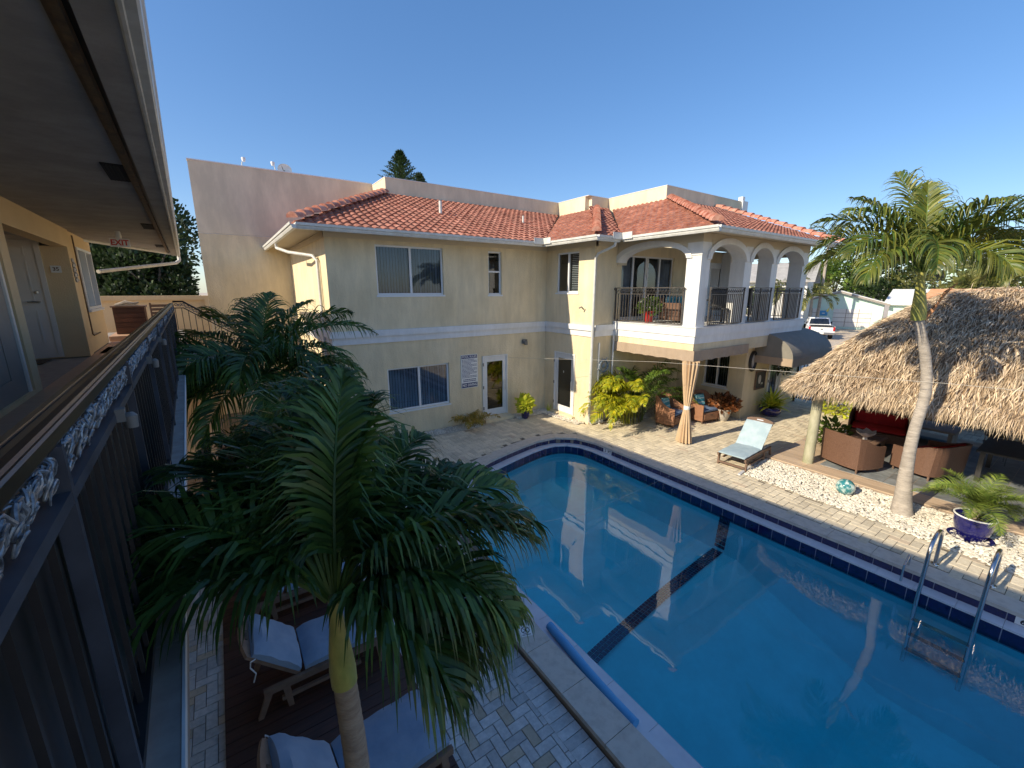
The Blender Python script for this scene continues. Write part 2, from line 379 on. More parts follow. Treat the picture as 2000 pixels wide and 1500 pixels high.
def mesh_obj(name, mb, m, smooth=False, fix=True):
    me = bpy.data.meshes.new(name)
    me.from_pydata(mb.v, [], mb.f)
    me.materials.append(M[m] if isinstance(m, str) else m)
    if fix and len(mb.f) < 60000:
        import bmesh
        b = bmesh.new(); b.from_mesh(me); bmesh.ops.recalc_face_normals(b, faces=b.faces[:]); b.to_mesh(me); b.free()
    if smooth:
        me.polygons.foreach_set("use_smooth", [True] * len(me.polygons))
        try: me.set_sharp_from_angle(angle=R(40))
        except Exception: pass
    me.update()
    o = bpy.data.objects.new(name, me); COL.objects.link(o)
    return o

def tag(o, label=None, cat=None, group=None, kind=None):
    if label: o["label"] = label
    if cat: o["category"] = cat
    if group: o["group"] = group
    if kind: o["kind"] = kind
    return o

def thing(name, label, cat, loc=(0, 0, 0), rz=0.0, group=None):
    o = bpy.data.objects.new(name, None); COL.objects.link(o)
    o.location = loc; o.rotation_euler = (0, 0, rz); o.empty_display_size = 0.1
    return tag(o, label, cat, group)

def part(name, mb, m, parent, smooth=False, world=False, label=None, fix=True):
    """a child mesh; world=True: mb holds world coordinates and the chain above has no rotation"""
    o = mesh_obj(name, mb, m, smooth, fix)
    o.parent = parent
    if world:
        p = parent; off = Vector((0, 0, 0))
        while p is not None: off += Vector(p.location); p = p.parent
        o.location = -off
    if label: o["label"] = label
    return o

def solo(name, mb, m, label, cat, base, smooth=False, group=None, fix=True):
    """a thing that is one mesh, given in world coordinates, its origin moved to base"""
    mb.v = [(x - base[0], y - base[1], z - base[2]) for x, y, z in mb.v]
    o = mesh_obj(name, mb, m, smooth, fix); o.location = base
    return tag(o, label, cat, group)

def struct(name, mb, m, smooth=False, kind="structure", fix=True):
    return tag(mesh_obj(name, mb, m, smooth, fix), kind=kind)

def copy_tree(o, parent=None):
    c = o.copy(); COL.objects.link(c); c.parent = parent
    for ch in [x for x in COL.objects if x.parent == o]: copy_tree(ch, c)
    return c

def text_mb(body, size, T, align='CENTER', depth=0.0, bold=0.0):
    """lettering as mesh; T maps (right, up) in metres to world"""
    cu = bpy.data.curves.new("lettering", 'FONT'); cu.body = body; cu.size = size; cu.align_x = align; cu.align_y = 'CENTER'
    cu.offset = bold; cu.resolution_u = 3
    o = bpy.data.objects.new("lettering", cu); COL.objects.link(o)
    bpy.context.view_layer.update()
    me = bpy.data.meshes.new_from_object(o.evaluated_get(bpy.context.evaluated_depsgraph_get()))
    mb = MB(); mb.add([T(v.co.x, v.co.y) for v in me.vertices], [tuple(p.vertices) for p in me.polygons])
    bpy.data.objects.remove(o); bpy.data.curves.remove(cu); bpy.data.meshes.remove(me)
    return mb

def frame(o, u, w=None):
    """local (s along wall, n outward, z) -> world. o=(x,y) origin, u=(ux,uy) along, w outward (default: u turned right)"""
    ux, uy = u
    wx, wy = w if w else (uy, -ux)
    return lambda s_, n_, z: (o[0] + ux * s_ + wx * n_, o[1] + uy * s_ + wy * n_, z)

def wall_mb(T, s0, s1, z0, z1, n0, n1, holes=()):
    """wall slab from s0..s1, z0..z1, thickness n0..n1, rectangular holes (sa,sb,za,zb) with disjoint s-ranges"""
    mb = MB(T); x = s0
    for (a, b, za, zb) in sorted(holes):
        if a > x: mb.box(x, a, n0, n1, z0, z1)
        if za > z0: mb.box(a, b, n0, n1, z0, za)
        if zb < z1: mb.box(a, b, n0, n1, zb, z1)
        x = b
    if x < s1: mb.box(x, s1, n0, n1, z0, z1)
    return mb
# ------------------------------------------------------------------ ground, pool, paving
def inside(p, poly):
    x, y = p; c = False; n = len(poly); j = n - 1
    for i in range(n):
        xi, yi = poly[i]; xj, yj = poly[j]
        if (yi > y) != (yj > y) and x < (xj - xi) * (y - yi) / (yj - yi) + xi: c = not c
        j = i
    return c

def resample(P, step):
    out = [Vector(P[0])]; d = 0.0
    for a, b in zip(P, P[1:]):
        a = Vector(a); b = Vector(b); L = (b - a).length
        if L < 1e-9: continue
        t = step - d
        while t <= L:
            out.append(a + (b - a) * t / L); t += step
        d = L - (t - step)
    out.append(Vector(P[-1])); return out

def smooth2(P, it=2):
    for _ in range(it):
        Q = [P[0]]
        for a, b in zip(P, P[1:]):
            Q += [(a[0] * .75 + b[0] * .25, a[1] * .75 + b[1] * .25), (a[0] * .25 + b[0] * .75, a[1] * .25 + b[1] * .75)]
        Q.append(P[-1]); P = Q
    return P

POOL = [(8.28, -7), (8.28, 7.5)] + smooth2([(8.28, 7.5), (8.27, 8.1), (8.08, 8.55), (7.75, 8.84), (7.3, 8.93), (6.8, 8.88), (6.0, 8.70), (5.2, 8.48), (4.5, 8.2),
        (3.9, 7.75), (3.4, 7.15), (3.05, 6.4), (2.9, 5.6), (2.87, 4.9)], 2)[1:] + [(2.87, -7)]

def normals(P):
    N = []
    for i in range(len(P)):
        t = P[min(i + 1, len(P) - 1)] - P[max(i - 1, 0)]; t.normalize()
        N.append(Vector((t.y, -t.x)))          # points out of the pool (outline runs anticlockwise up the east side)
    return N

def offs(P, d):
    P = [Vector(p) for p in P]; N = normals(P)
    return [p + n * d for p, n in zip(P, N)]

def band(mb, P, d0, d1, z0, z1, gap=0.0):
    """solid slab following P between offsets d0,d1 and heights z0,z1; P are the ends of the pieces"""
    N = normals(P)
    for i in range(len(P) - 1):
        a, b, na, nb = P[i], P[i + 1], N[i], N[i + 1]
        if gap:
            t = (b - a).normalized() * gap / 2; a = a + t; b = b - t
        q = [a + na * d0, b + nb * d0, b + nb * d1, a + na * d1]
        mb.prism([(v.x, v.y) for v in q], z0, z1)

# far ground: one sheet to the horizon with the pool pit left open
g = MB(); B = 900
for (x0, x1, y0, y1) in ((-B, 2.6, -B, B), (8.6, B, -B, B), (2.6, 8.6, 9.2, B), (2.6, 8.6, -B, -7)):
    g.quad((x0, y0, -0.17), (x1, y0, -0.17), (x1, y1, -0.17), (x0, y1, -0.17))
struct("ground", g, 'concrete')

RP = resample(POOL, 0.24)
RC = resample(POOL, 0.62)
c_ = MB(); band(c_, RC, 0.0, 0.36, -0.055, 0.0, 0.006)
struct("pool_coping_path", c_, 'travertine')
c_ = MB(); band(c_, resample(POOL, 0.31), 0.022, 0.345, -0.172, -0.056)
struct("coping_kerb", c_, 'coping_side')
# grout backing of the upper tile band, the ledge and the pool shell
shell = MB(); PI_ = resample(POOL, 0.12); N_ = normals(PI_)
def vstrip(mb, d, z0, z1, dd=None):
    dd = d if dd is None else dd
    a = [(p + n * d) for p, n in zip(PI_, N_)]; b = [(p + n * dd) for p, n in zip(PI_, N_)]
    for i in range(len(a) - 1):
        mb.quad((a[i].x, a[i].y, z0), (a[i + 1].x, a[i + 1].y, z0), (b[i + 1].x, b[i + 1].y, z1), (b[i].x, b[i].y, z1))
vstrip(shell, 0.02, -0.18, -0.0562)
struct("pool_wall_grout", shell, 'grout')
led = MB(); band(led, resample(POOL, 0.45), -0.20, 0.02, -0.205, -0.175, 0.004)
struct("pool_ledge_path", led, 'marble')
led = MB(); y = -7.0
while y < 5.3: led.box(2.84, 3.215, y + .002, min(y + .6, 5.3) - .002, -.42, -.1755); y += .6
struct("pool_ledge_path", led, 'marble')
led = MB(); y = -7.0
while y < 5.3: led.box(3.2155, 3.2195, y + .004, min(y + .12, 5.3) - .004, -.42, -.18); y += .12
struct("pool_wall_tile", led, 'navy')
t_ = MB()
NP = normals(RP)
def tiles(mb, P, N, d, z0, z1, gap=0.010, th=0.004, skip=()):
    for i in range(len(P) - 1):
        if i in skip: continue
        a = P[i] + N[i] * d; b = P[i + 1] + N[i + 1] * d
        t = (b - a).normalized() * gap / 2; a = a + t; b = b - t
        n = (N[i] + N[i + 1]).normalized() * -th
        mb.ext([(a.x, a.y, z0), (b.x, b.y, z0), (b.x, b.y, z1), (a.x, a.y, z1)], (n.x, n.y, 0))
WZ = -0.37
tiles(t_, RP, NP, 0.019, -0.173, -0.057)
tiles(t_, RP, NP, -0.185, -0.42, -0.207)
struct("pool_wall_tile", t_, 'navy')
s_ = MB(); vstrip(s_, -0.185, -0.46, -0.206)
struct("pool_wall_backing", s_, 'grout')
# pool shell: walls and a floor that deepens away from the steps, with a raised bench in the shallow corner
DEEP = lambda y: -1.12 if y > 3.6 else (-1.12 - (3.6 - y) * 0.42 if y > 1.2 else -2.13)
s_ = MB()
a = [(p + n * -0.186) for p, n in zip(PI_, N_)]; b = [(p + n * -0.30) for p, n in zip(PI_, N_)]
for i in range(len(a) - 1):
    s_.quad((a[i].x, a[i].y, -0.44), (a[i + 1].x, a[i + 1].y, -0.44), (b[i + 1].x, b[i + 1].y, DEEP(b[i + 1].y) - .02), (b[i].x, b[i].y, DEEP(b[i].y) - .02))
ys = [9.3, 3.9, 3.6, 3.0, 2.4, 1.8, 1.2, 0.6, -7.3]
for ya, yb in zip(ys, ys[1:]):
    s_.quad((2.4, ya, DEEP(ya)), (8.6, ya, DEEP(ya)), (8.6, yb, DEEP(yb)), (2.4, yb, DEEP(yb)))
s_.quad((2.4, -6.9, 0), (8.9, -6.9, 0), (8.9, -6.9, -2.3), (2.4, -6.9, -2.3))
struct("pool_floor", s_, 'plaster')
# the navy safety line across the pool floor, up the far wall
ln = MB(); pts = []
for i in range(34):
    t = i / 33; x = 3.1 + 4.86 * t; y = 3.46 + 0.52 * t + 0.06 * math.sin(math.pi * t)
    pts.append((x, y))
for (x0, y0), (x1, y1) in zip(pts, pts[1:]):
    L = math.hypot(x1 - x0, y1 - y0); ux, uy = (x1 - x0) / L, (y1 - y0) / L; k = int(max(1, L / .11)); 
    for q in range(2):
        for row in range(3):
            s0 = L * q / 2 + .004; s1 = L * (q + 1) / 2 - .004; w0 = (row - 1.5) * .072 + .003; w1 = w0 + .066
            ln.quad(*[(x0 + ux * s - uy * w, y0 + uy * s + ux * w, -1.095) for s, w in ((s0, w0), (s1, w0), (s1, w1), (s0, w1))])
for k in range(7):
    for row in range(3):
        y0 = 3.97 + (row - 1.5) * .072 + .004
        z0 = -1.08 + k * .1; x = 8.0 + .09 * (k + .5) / 7.
        ln.box(x - .012, x + .02, y0, y0 + .066, z0 + .004, z0 + .096)
struct("pool_floor_line", ln, 'navy')
# water body: closed, so that it absorbs light with depth
w_ = MB(); Q = [(p + n * -0.181) for p, n in zip(PI_, N_)]; Q = [(q.x, q.y) for q in Q]
w_.prism(Q, -2.4, WZ)
struct("water", w_, 'water')

# paving
def herring(cell, x0, x1, y0, y1, z, keep, seed, tanp=0.0, gap=0.007, th=0.03, ang=0.0):
    rnd = random.Random(seed); A = MB(); Bm = MB(); ca, sa = math.cos(ang), math.sin(ang)
    for j in range(int(y0 / cell) - 2, int(y1 / cell) + 2):
        for i in range(int(x0 / cell) - 2, int(x1 / cell) + 2):
            k = (i - j) % 4
            if k == 0: r = (i, j, i + 2, j + 1)
            elif k == 2: r = (i, j - 1, i + 1, j + 1)
            else: continue
            xa, ya, xb, yb = r[0] * cell + gap / 2, r[1] * cell + gap / 2, r[2] * cell - gap / 2, r[3] * cell - gap / 2
            cx, cy = (xa + xb) / 2, (ya + yb) / 2
            if not (x0 < cx < x1 and y0 < cy < y1): continue
            if not keep(cx, cy): continue
            dz = rnd.uniform(-.0018, .0018)
            m = Bm if rnd.random() < tanp else A
            e = .004
            m.add([(xa, ya, z - th), (xb, ya, z - th), (xb, yb, z - th), (xa, yb, z - th),
                   (xa, ya, z + dz - e), (xb, ya, z + dz - e), (xb, yb, z + dz - e), (xa, yb, z + dz - e),
                   (xa + e, ya + e, z + dz), (xb - e, ya + e, z + dz), (xb - e, yb - e, z + dz), (xa + e, yb - e, z + dz)],
                  [(0, 1, 5, 4), (1, 2, 6, 5), (2, 3, 7, 6), (3, 0, 4, 7), (4, 5, 9, 8), (5, 6, 10, 9), (6, 7, 11, 10), (7, 4, 8, 11), (8, 9, 10, 11)])
    return A, Bm

OUT = [(v.x, v.y) for v in offs([Vector(p) for p in POOL], 0.375)]
GRAV = [(9.62, 4.42), (11.02, 4.60), (11.02, -3.0), (9.35, -3.0), (9.40, 0.0), (9.55, 2.0), (9.60, 3.4)]
STEPY = 7.2
def keep_r(x, y):
    if inside((x, y), OUT): return False
    if inside((x, y), GRAV): return False
    if x > 11.0 and y < 4.62 and x < 16.9: return False
    if y > 11.32: return False
    if x < 9.42 and x > 7.8 and y > 10.95: return False
    if x > 9.28 and y > 9.14: return False
    if x < 5.5 and y < STEPY: return False
    return True
A, Bm = herring(0.14, -0.3, 20.5, -2.2, 11.4, 0.0, keep_r, 3, 0.05)
struct("pool_deck_pavement", A, 'paver', fix=False); struct("tan_pavement", Bm, 'paver_t', fix=False)
j = MB()
# sand bed under the pavers: cut round the pool by column strips
def bed(mb, x0, x1, y0, y1, z0, z1): mb.box(x0, x1, y0, y1, z0, z1)
bed(j, 8.60, 22, -7, 8.0, -0.169, -0.012)
bed(j, 8.86, 22, 8.0, 11.5, -0.168, -0.013)
bed(j, -0.3, 8.86, 9.32, 17.2, -0.168, -0.014)
bed(j, -0.3, 2.6, STEPY, 9.32, -0.168, -0.015)
bed(j, 2.6, 3.3, 8.0, 9.32, -0.168, -0.016)
struct("deck_ground", j, 'joint')
j = MB(); P2 = resample(POOL, .31)
band(j, P2, 0.30, 1.1, -0.166, -0.018)
# keep only the part of this collar round the curved end
jj = MB(); 
N2 = normals(P2)
for i in range(len(P2) - 1):
    if P2[i].y < 7.0: continue
    q = [P2[i] + N2[i] * .345, P2[i + 1] + N2[i + 1] * .345, P2[i + 1] + N2[i + 1] * 1.0, P2[i] + N2[i] * 1.0]
    jj.quad(*[(v.x, v.y, -0.019) for v in q])
struct("collar_ground", jj, 'joint')

def keep_l(x, y):
    if inside((x, y), OUT): return False
    if y > STEPY - .03: return False
    if -0.40 < x < 1.26 and y < 6.95: return False
    if x > 2.34: return False
    return True
A, Bm = herring(0.105, -2.2, 2.5, -1.5, STEPY, -0.13, keep_l, 5, 0.13)
A.v += []; 
# soldier course along the coping and along the deck
def soldier(mb, x0, x1, y0, y1, w, z):
    y = y0; rnd = random.Random(8)
    while y < y1:
        mb.box(x0, x1, y + .004, min(y + w, y1) - .004, z - .03, z + rnd.uniform(-.001, .001)); y += w
soldier(A, 2.255, 2.505, -1.5, 4.9, 0.105, -0.125)
struct("poolside_pavement", A, 'paver_g', fix=False); struct("poolside_tan_pavement", Bm, 'paver_t', fix=False)
j = MB(); j.box(-2.6, 2.5, -7, STEPY, -0.169, -0.142)
j.box(2.5, 3.2, 4.9, STEPY, -0.169, -0.1425)
struct("poolside_ground", j, 'joint')
d = MB(); y = -1.0
while y < 6.95:
    d.box(-0.46, 1.30, y + .003, y + .137, -0.14, -0.075); y += .14
struct("timber_deck_floor", d, 'decking')

def pebbles(area, n, z, seed, smin=.018, smax=.038):
    rnd = random.Random(seed); mb = MB()
    xs = [p[0] for p in area]; ys_ = [p[1] for p in area]; k = 0
    while k < n:
        x = rnd.uniform(min(xs), max(xs)); y = rnd.uniform(min(ys_), max(ys_))
        if not inside((x, y), area): continue
        k += 1
        a, b, c = rnd.uniform(smin, smax), rnd.uniform(smin, smax) * .8, rnd.uniform(smin, smax) * .55
        t = rnd.uniform(0, 6.28); tt = rnd.uniform(-.5, .5); zz = z + rnd.uniform(-.002, .018)
        Rm = Matrix.Rotation(t, 3, 'Z') @ Matrix.Rotation(tt, 3, 'X')
        V = [Vector(p) for p in ((a, 0, 0), (a * .4, b, 0.1 * c), (-a * .6, b * .8, 0), (-a, -.1 * b, 0), (-a * .4, -b, 0), (a * .6, -b * .8, .1 * c))]
        top = [Vector((v.x * .55, v.y * .55, c)) for v in V]; bot = [Vector((v.x * .6, v.y * .6, -c)) for v in V]
        mb.add([Vector((x, y, zz)) + Rm @ v for v in V + top], [(i, (i + 1) % 6, 6 + (i + 1) % 6, 6 + i) for i in range(6)] + [tuple(range(6, 12))])
    return mb
bedm = MB(); bedm.prism(GRAV, -0.15, -0.008); 
FAC1 = [(7.8, 10.95), (9.30, 10.95), (9.30, 11.42), (7.8, 11.42)]
FAC2 = [(8.95, 9.35), (9.30, 9.35), (9.30, 10.95), (8.85, 10.95)]
FAC3 = [(4.2, 10.95), (6.5, 10.95), (6.5, 11.42), (4.2, 11.42)]
FAC4 = [(9.75, 8.72), (11.4, 8.55), (13.8, 8.6), (13.8, 9.15), (9.75, 9.15)]
for q in (FAC1, FAC2, FAC3, FAC4): bedm.prism(q, -0.15, 0.004)
struct("gravel_bed_ground", bedm, 'pebblebed')
gv = pebbles([(x, y) for x, y in GRAV if True], 9500, 0.006, 11, .020, .042)
for q, n, sd in ((FAC1, 1100, 1), (FAC2, 800, 2), (FAC3, 700, 3), (FAC4, 900, 4)):
    p = pebbles(q, n, 0.014, sd); gv.add(p.v, p.f)
struct("pebble_gravel", gv, 'pebble', kind='stuff', fix=False)
kb = MB(); kb.ext([(9.50, 4.44, -.1), (11.02, 4.64, -.1), (11.02, 4.70, -.1), (9.50, 4.50, -.1)], (0, 0, .125)); 
struct("gravel_kerb", kb, 'marble')

pl = MB(); pl.box(11.03, 16.9, -7, 4.62, -0.16, 0.050)
struct("hut_floor_base", pl, 'coping_side')
pl = MB(); x = 11.03; rnd = random.Random(2)
while x < 16.85:
    y = -7 + rnd.uniform(0, .9)
    while y < 4.62:
        y1 = min(y + .9, 4.62); pl.box(x + .002, min(x + .198, 16.9), y + .002, y1 - .002, 0.0501, 0.072); y = y1
    x += .2
struct("hut_floor", pl, 'plat')
sl = MB(); x = 11.55
while x < 16.2:
    y = -6
    while y < 3.3:
        sl.box(x + .004, x + .396, y + .004, y + .396, 0.0722, 0.080); y += .4
    x += .4
struct("slate_floor", sl, 'slate', fix=False)
# street and lawns in the distance
st = MB(); st.quad((30, -200, -0.160), (38, -200, -0.160), (38, 300, -0.160), (30, 300, -0.160)); struct("street_road", st, 'asphalt')
st = MB()
for q in ((22, 29, -60, 6), (22, 29, 17, 80), (52, 54, -40, 14.5)):
    st.quad((q[0], q[2], -0.156), (q[1], q[2], -0.156), (q[1], q[3], -0.156), (q[0], q[3], -0.156))
struct("lawn_ground", st, 'lawn')
# ------------------------------------------------------------------ the two-storey building across the pool
bld = thing("apartment_building", "yellow two-storey building with terracotta tile roof and arched white balcony beyond the pool", "building", (9.0, 12.0, 0))
def bp(name, mb, m, smooth=False, label=None, parent=None, fix=True):
    return part(name, mb, m, parent or bld, smooth, True, label, fix)

FY, FX = 11.45, 9.32
TF = frame((2.33, FY), (1, 0)); TP = frame((FX, FY), (0, -1)); TR = frame((2.33, 17.2), (0, -1))
TN = frame((FX, 9.2), (1, 0)); TW = frame((13.87, 9.2), (0, -1)); TE = frame((13.87, 6.75), (1, 0))
F = lambda a: a - 2.33
holesF = [(F(3.55), F(5.49), 4.07, 5.37), (F(7.01), F(7.5), 4.06, 5.37), (F(3.67), F(5.57), .78, 2.05), (F(6.74), F(7.70), .12, 2.14)]
# two storeys of openings overlap in s: split the wall at the band
bp("facade_wall", wall_mb(TF, 0, 6.99, 2.98, 5.47, -.2, 0, [h for h in holesF if h[2] > 3]), 'stucco')
bp("facade_wall", wall_mb(TF, 0, 6.99, -.16, 2.98, -.2, 0, [h for h in holesF if h[2] < 3]), 'stucco')
holesP = [(.53, 1.57, 4.12, 5.37), (.53, 1.55, .11, 2.17)]
bp("projection_wall", wall_mb(TP, .0, 2.25, 2.98, 5.47, -.2, 0, holesP[:1]), 'stucco')
bp("projection_wall", wall_mb(TP, .0, 2.25, -.16, 2.98, -.2, 0, holesP[1:]), 'stucco')
bp("return_wall", wall_mb(TR, 0, 5.55, -.16, 5.47, -.2, -.001), 'stucco')
m = MB(TN); m.box(.2, .955, -.2, 0, -.16, 5.47); bp("short_wall", m, 'stucco')
# back wall of the balcony and the porch under it
bp("balcony_wall", wall_mb(TN, .955, 8.0, 2.98, 5.6, -.2, 0, [(1.18, 3.83, 3.3, 5.27), (5.95, 7.05, 3.22, 5.2)]), 'stucco')
bp("porch_wall", wall_mb(TN, .955, 4.55, -.16, 2.98, -.2, 0, []), 'stucco')
bp("porch_wall", wall_mb(TW, 0, 2.25, -.16, 2.98, -.2, 0, [(1.03, 1.92, .95, 2.1)]), 'stucco')
bp("side_wall", wall_mb(TE, 0, 4.1, -.16, 2.99, -.2, 0, [(1.62, 2.5, .1, 2.1)]), 'stucco')
m = MB(); m.box(17.78, 17.98, 6.75, 16, -.16, 2.98); m.box(17.12, 17.3, 9.2, 16, 2.98, 5.6); m.box(2.33, 17.9, 16.9, 17.1, -.16, 5.5); bp("rear_wall", m, 'stucco')
m = MB(); m.box(2.53, 17.7, 11.66, 16.9, 2.9, 2.98); m.box(9.53, 17.7, 9.41, 11.659, 2.9, 2.98); m.box(2.53, 17.1, 11.66, 16.9, 5.48, 5.56); m.box(9.53, 17.1, 9.41, 11.659, 5.48, 5.56)
bp("storey_floor", m, 'inside')
m = MB(); m.box(10.29, 16.58, 6.42, 9.2, 5.63, 5.66); bp("balcony_ceiling", m, 'soffit_b')
# lighter frieze under the eaves
m = MB(TF); m.box(-.012, 6.99, -.1, .012, 5.4701, 5.62); bp("frieze", m, 'frieze')
m = MB(TP); m.box(0, 2.262, -.1, .012, 5.4701, 5.62); bp("frieze", m, 'frieze')
m = MB(TR); m.box(0, 5.738, -.1, .012, 5.4701, 5.62); bp("frieze", m, 'frieze')
m = MB(TN); m.box(.013, .955, -.1, .012, 5.4701, 5.62); bp("frieze", m, 'frieze')
# white two-step string course
def course(T, s0, s1, e0=0, e1=0):
    m = MB(T); m.box(s0 - e0 * .085, s1 + e1 * .085, .001, .085, 2.985, 3.15); m.box(s0 - e0 * .035, s1 + e1 * .035, .001, .035, 2.80, 2.9849)
    m.box(s0 - e0 * .062, s1 + e1 * .062, .001, .062, 3.12, 3.155) if 0 else None
    return bp("string_course", m, 'trim')
course(TF, 0, 6.94, 1, 0); course(TP, .0, 2.25, 0, 1); course(TN, .09, .955, 0, 0); course(TR, 0, 5.75, 0, 0)

# big rear wall and parapets
m = MB(); m.box(-.22, 5.4, 17.2, 17.45, -.16, 5.97); bp("gable_wall", m, 'stucco')
m = MB(); m.box(-.22, 5.4, 17.2, 17.45, 5.985, 8.12); bp("upper_gable_wall", m, 'pink_stucco')
m = MB(); m.box(-.20, 5.4, 17.215, 17.44, 5.97, 5.985); m.box(-.235, 5.41, 17.185, 17.47, 8.12, 8.15); bp("wall_coping", m, 'white')
PAR = [(5.4, 17.44), (5.4, 15.7), (13.4, 15.7), (13.4, 13.75), (14.6, 13.75), (14.6, 10.8), (20.2, 10.8), (20.2, 17)]
m = MB(); k = MB(); 
for i in range(len(PAR) - 1):
    (xa, ya), (xb, yb) = PAR[i], PAR[i + 1]
    if abs(ya - yb) < .01: m.box(xa + (.2 if i in (3,) else 0), xb + (.2 if i in (1, 3) else 0) * 0, ya, ya + .2, 6.4, 8.08); k.box(xa - .01, xb + .0, ya - .015, ya + .215, 8.0801, 8.10)
    else: m.box(xa, xa + .2, min(ya, yb) + .0 + (.2 if yb < ya and i != 0 else .2), max(ya, yb), 6.4, 8.08); k.box(xa - .015, xa + .215, min(ya, yb) + .215, max(ya, yb), 8.0801, 8.10)
bp("parapet", m, 'pink_stucco'); bp("parapet_coping", k, 'white')
m = MB(); m.box(20.0, 20.45, 10.72, 11.1, 7.7, 8.12); m.box(20.1, 20.3, 10.8, 11.0, 8.12, 8.32); bp("parapet_post", m, 'white')

# clay roof: barrel tiles as real relief, course by course
def roof_mb(P0, e, g, poly, tw=.215, th=.31):
    """P0 eave origin, e along the eave, g up the slope (unit 3-D), poly in (s,t) convex, t measured along the slope"""
    e = Vector(e).normalized(); g = Vector(g).normalized(); n = e.cross(g)
    if n.z < 0: n = -n
    mb = MB(); P0 = Vector(P0); tmax = max(p[1] for p in poly)
    def rng(t):
        xs = []
        for a, b in zip(poly, poly[1:] + poly[:1]):
            if abs(a[1] - b[1]) < 1e-9:
                if abs(t - a[1]) < 1e-6: xs += [a[0], b[0]]
                continue
            u = (t - a[1]) / (b[1] - a[1])
            if -1e-6 <= u <= 1 + 1e-6: xs.append(a[0] + u * (b[0] - a[0]))
        return (min(xs), max(xs)) if xs else None
    t = 0.0; k = 0; sub = 6
    hh = lambda s_: .046 * (max(0.0, .5 + .5 * math.cos(2 * math.pi * s_ / tw)) ** .65)
    while t < tmax - .02:
        t1 = min(t + th, tmax); r0 = rng(t + 1e-4); r1 = rng(t1 - 1e-4)
        if r0 is None or r1 is None: break
        lo = min(r0[0], r1[0]); hi = max(r0[1], r1[1])
        i0 = math.floor(lo / tw); i1 = math.ceil(hi / tw)
        for ti in range(i0, i1):          # each tile is its own island
            ss = [(ti + q / sub) * tw for q in range(sub + 1)]
            vs = []; off = ((ti * 7 + k * 13) % 5) * .0012
            for (tt, r, lift) in ((t, r0, .030), (t1, r1, -.004)):
                for s_ in ss:
                    sc = min(max(s_, r[0]), r[1])
                    vs.append(P0 + e * sc + g * tt + n * (hh(sc - tw * .5) + lift + off))
            for s_ in ss:
                sc = min(max(s_, r0[0]), r0[1]); vs.append(P0 + e * sc + g * t + n * (hh(sc - tw * .5) - .012))
            q = sub + 1; fs = []
            for a in range(sub):
                if ss[a + 1] <= min(r0[0], r1[0]) or ss[a] >= max(r0[1], r1[1]): continue
                fs.append((a, a + 1, q + a + 1, q + a)); fs.append((2 * q + a, 2 * q + a + 1, a + 1, a))
            if fs: mb.add(vs, fs)
        t = t1; k += 1
    return mb
ZE = 5.64; SL = .385
def slope(P0, e, gx, gy, depth_poly, name="tiled_roof"):
    g3 = Vector((gx, gy, SL if not isinstance(gx, tuple) else 0)); L = g3.length
    poly = [(s_, d * L) for s_, d in depth_poly]
    return bp(name, roof_mb(P0, e, g3, poly), 'tile', fix=False)
rf1 = slope((1.65, 10.8, ZE), (1, 0, 0), 0, 1, [(0, 0), (7.02, 0), (11.77, 4.9), (3.75, 4.9)])
rf2 = slope((8.67, 8.55, ZE), (0, 1, 0), 1, 0, [(0, 0), (2.25, 0), (7.0, 4.75), (4.75, 4.75)])
rf3 = slope((8.67, 8.55, ZE), (1, 0, 0), 0, 1, [(0, 0), (1.0, 0), (5.95, 5.2), (4.75, 5.2)])
rf4 = slope((9.67, 5.75, ZE), (0, 1, 0), 1, 0, [(0, 0), (2.8, 0), (7.75, 4.95), (4.95, 4.95)])
rf5 = slope((9.67, 5.75, ZE), (1, 0, 0), 0, 1, [(0, 0), (7.38, 0), (8.25, 5.05), (4.95, 5.05)])
gl = Vector((1, 0, .51)); 
rf0 = bp("tiled_roof", roof_mb((1.65, 10.8, ZE), (0, 1, 0), gl, [(0, 0), (6.4, 0), (6.4, 3.75 * gl.length), (4.9, 3.75 * gl.length)]), 'tile', fix=False)
def ridge(a, b, r=.12, step=.36, parent=bld):
    a = Vector(a); b = Vector(b); t = (b - a); L = t.length; t.normalize(); side = t.cross(Vector((0, 0, 1))).normalized(); up = side.cross(t)
    mb = MB(); n = int(L / step)
    for i in range(n):
        p0 = a + t * (i * L / n - .03); p1 = a + t * ((i + 1) * L / n)
        vs = []
        for (p, rr, lift) in ((p0, r * 1.12, .035), (p1, r * .92, 0.0)):
            for q in range(9):
                an = math.pi * q / 8; vs.append(p + side * math.cos(an) * rr + up * (math.sin(an) * rr * .95 + lift))
        fs = [(q, q + 1, 9 + q + 1, 9 + q) for q in range(8)] + [tuple(range(8, -1, -1))]
        mb.add(vs, fs)
    return mb
for a, b, pr in (((1.60, 10.75, 5.72), (5.4, 15.65, 7.58), rf1), ((8.62, 8.5, 5.72), (13.4, 13.25, 7.52), rf3), ((9.62, 5.70, 5.72), (14.6, 10.65, 7.62), rf5), ((17.08, 5.72, 5.70), (17.95, 10.75, 7.65), rf5)):
    bp("ridge_tiles", ridge(a, b), 'ridge', parent=pr)
rb = MB(); rb.tube([(6.35, 13.3, 6.6), (6.35, 13.3, 7.02)], .05, 10); rb.tube([(9.6, 13.2, 6.5), (9.6, 13.2, 6.85)], .035, 8); bp("vent_pipe", rb, 'gutter')

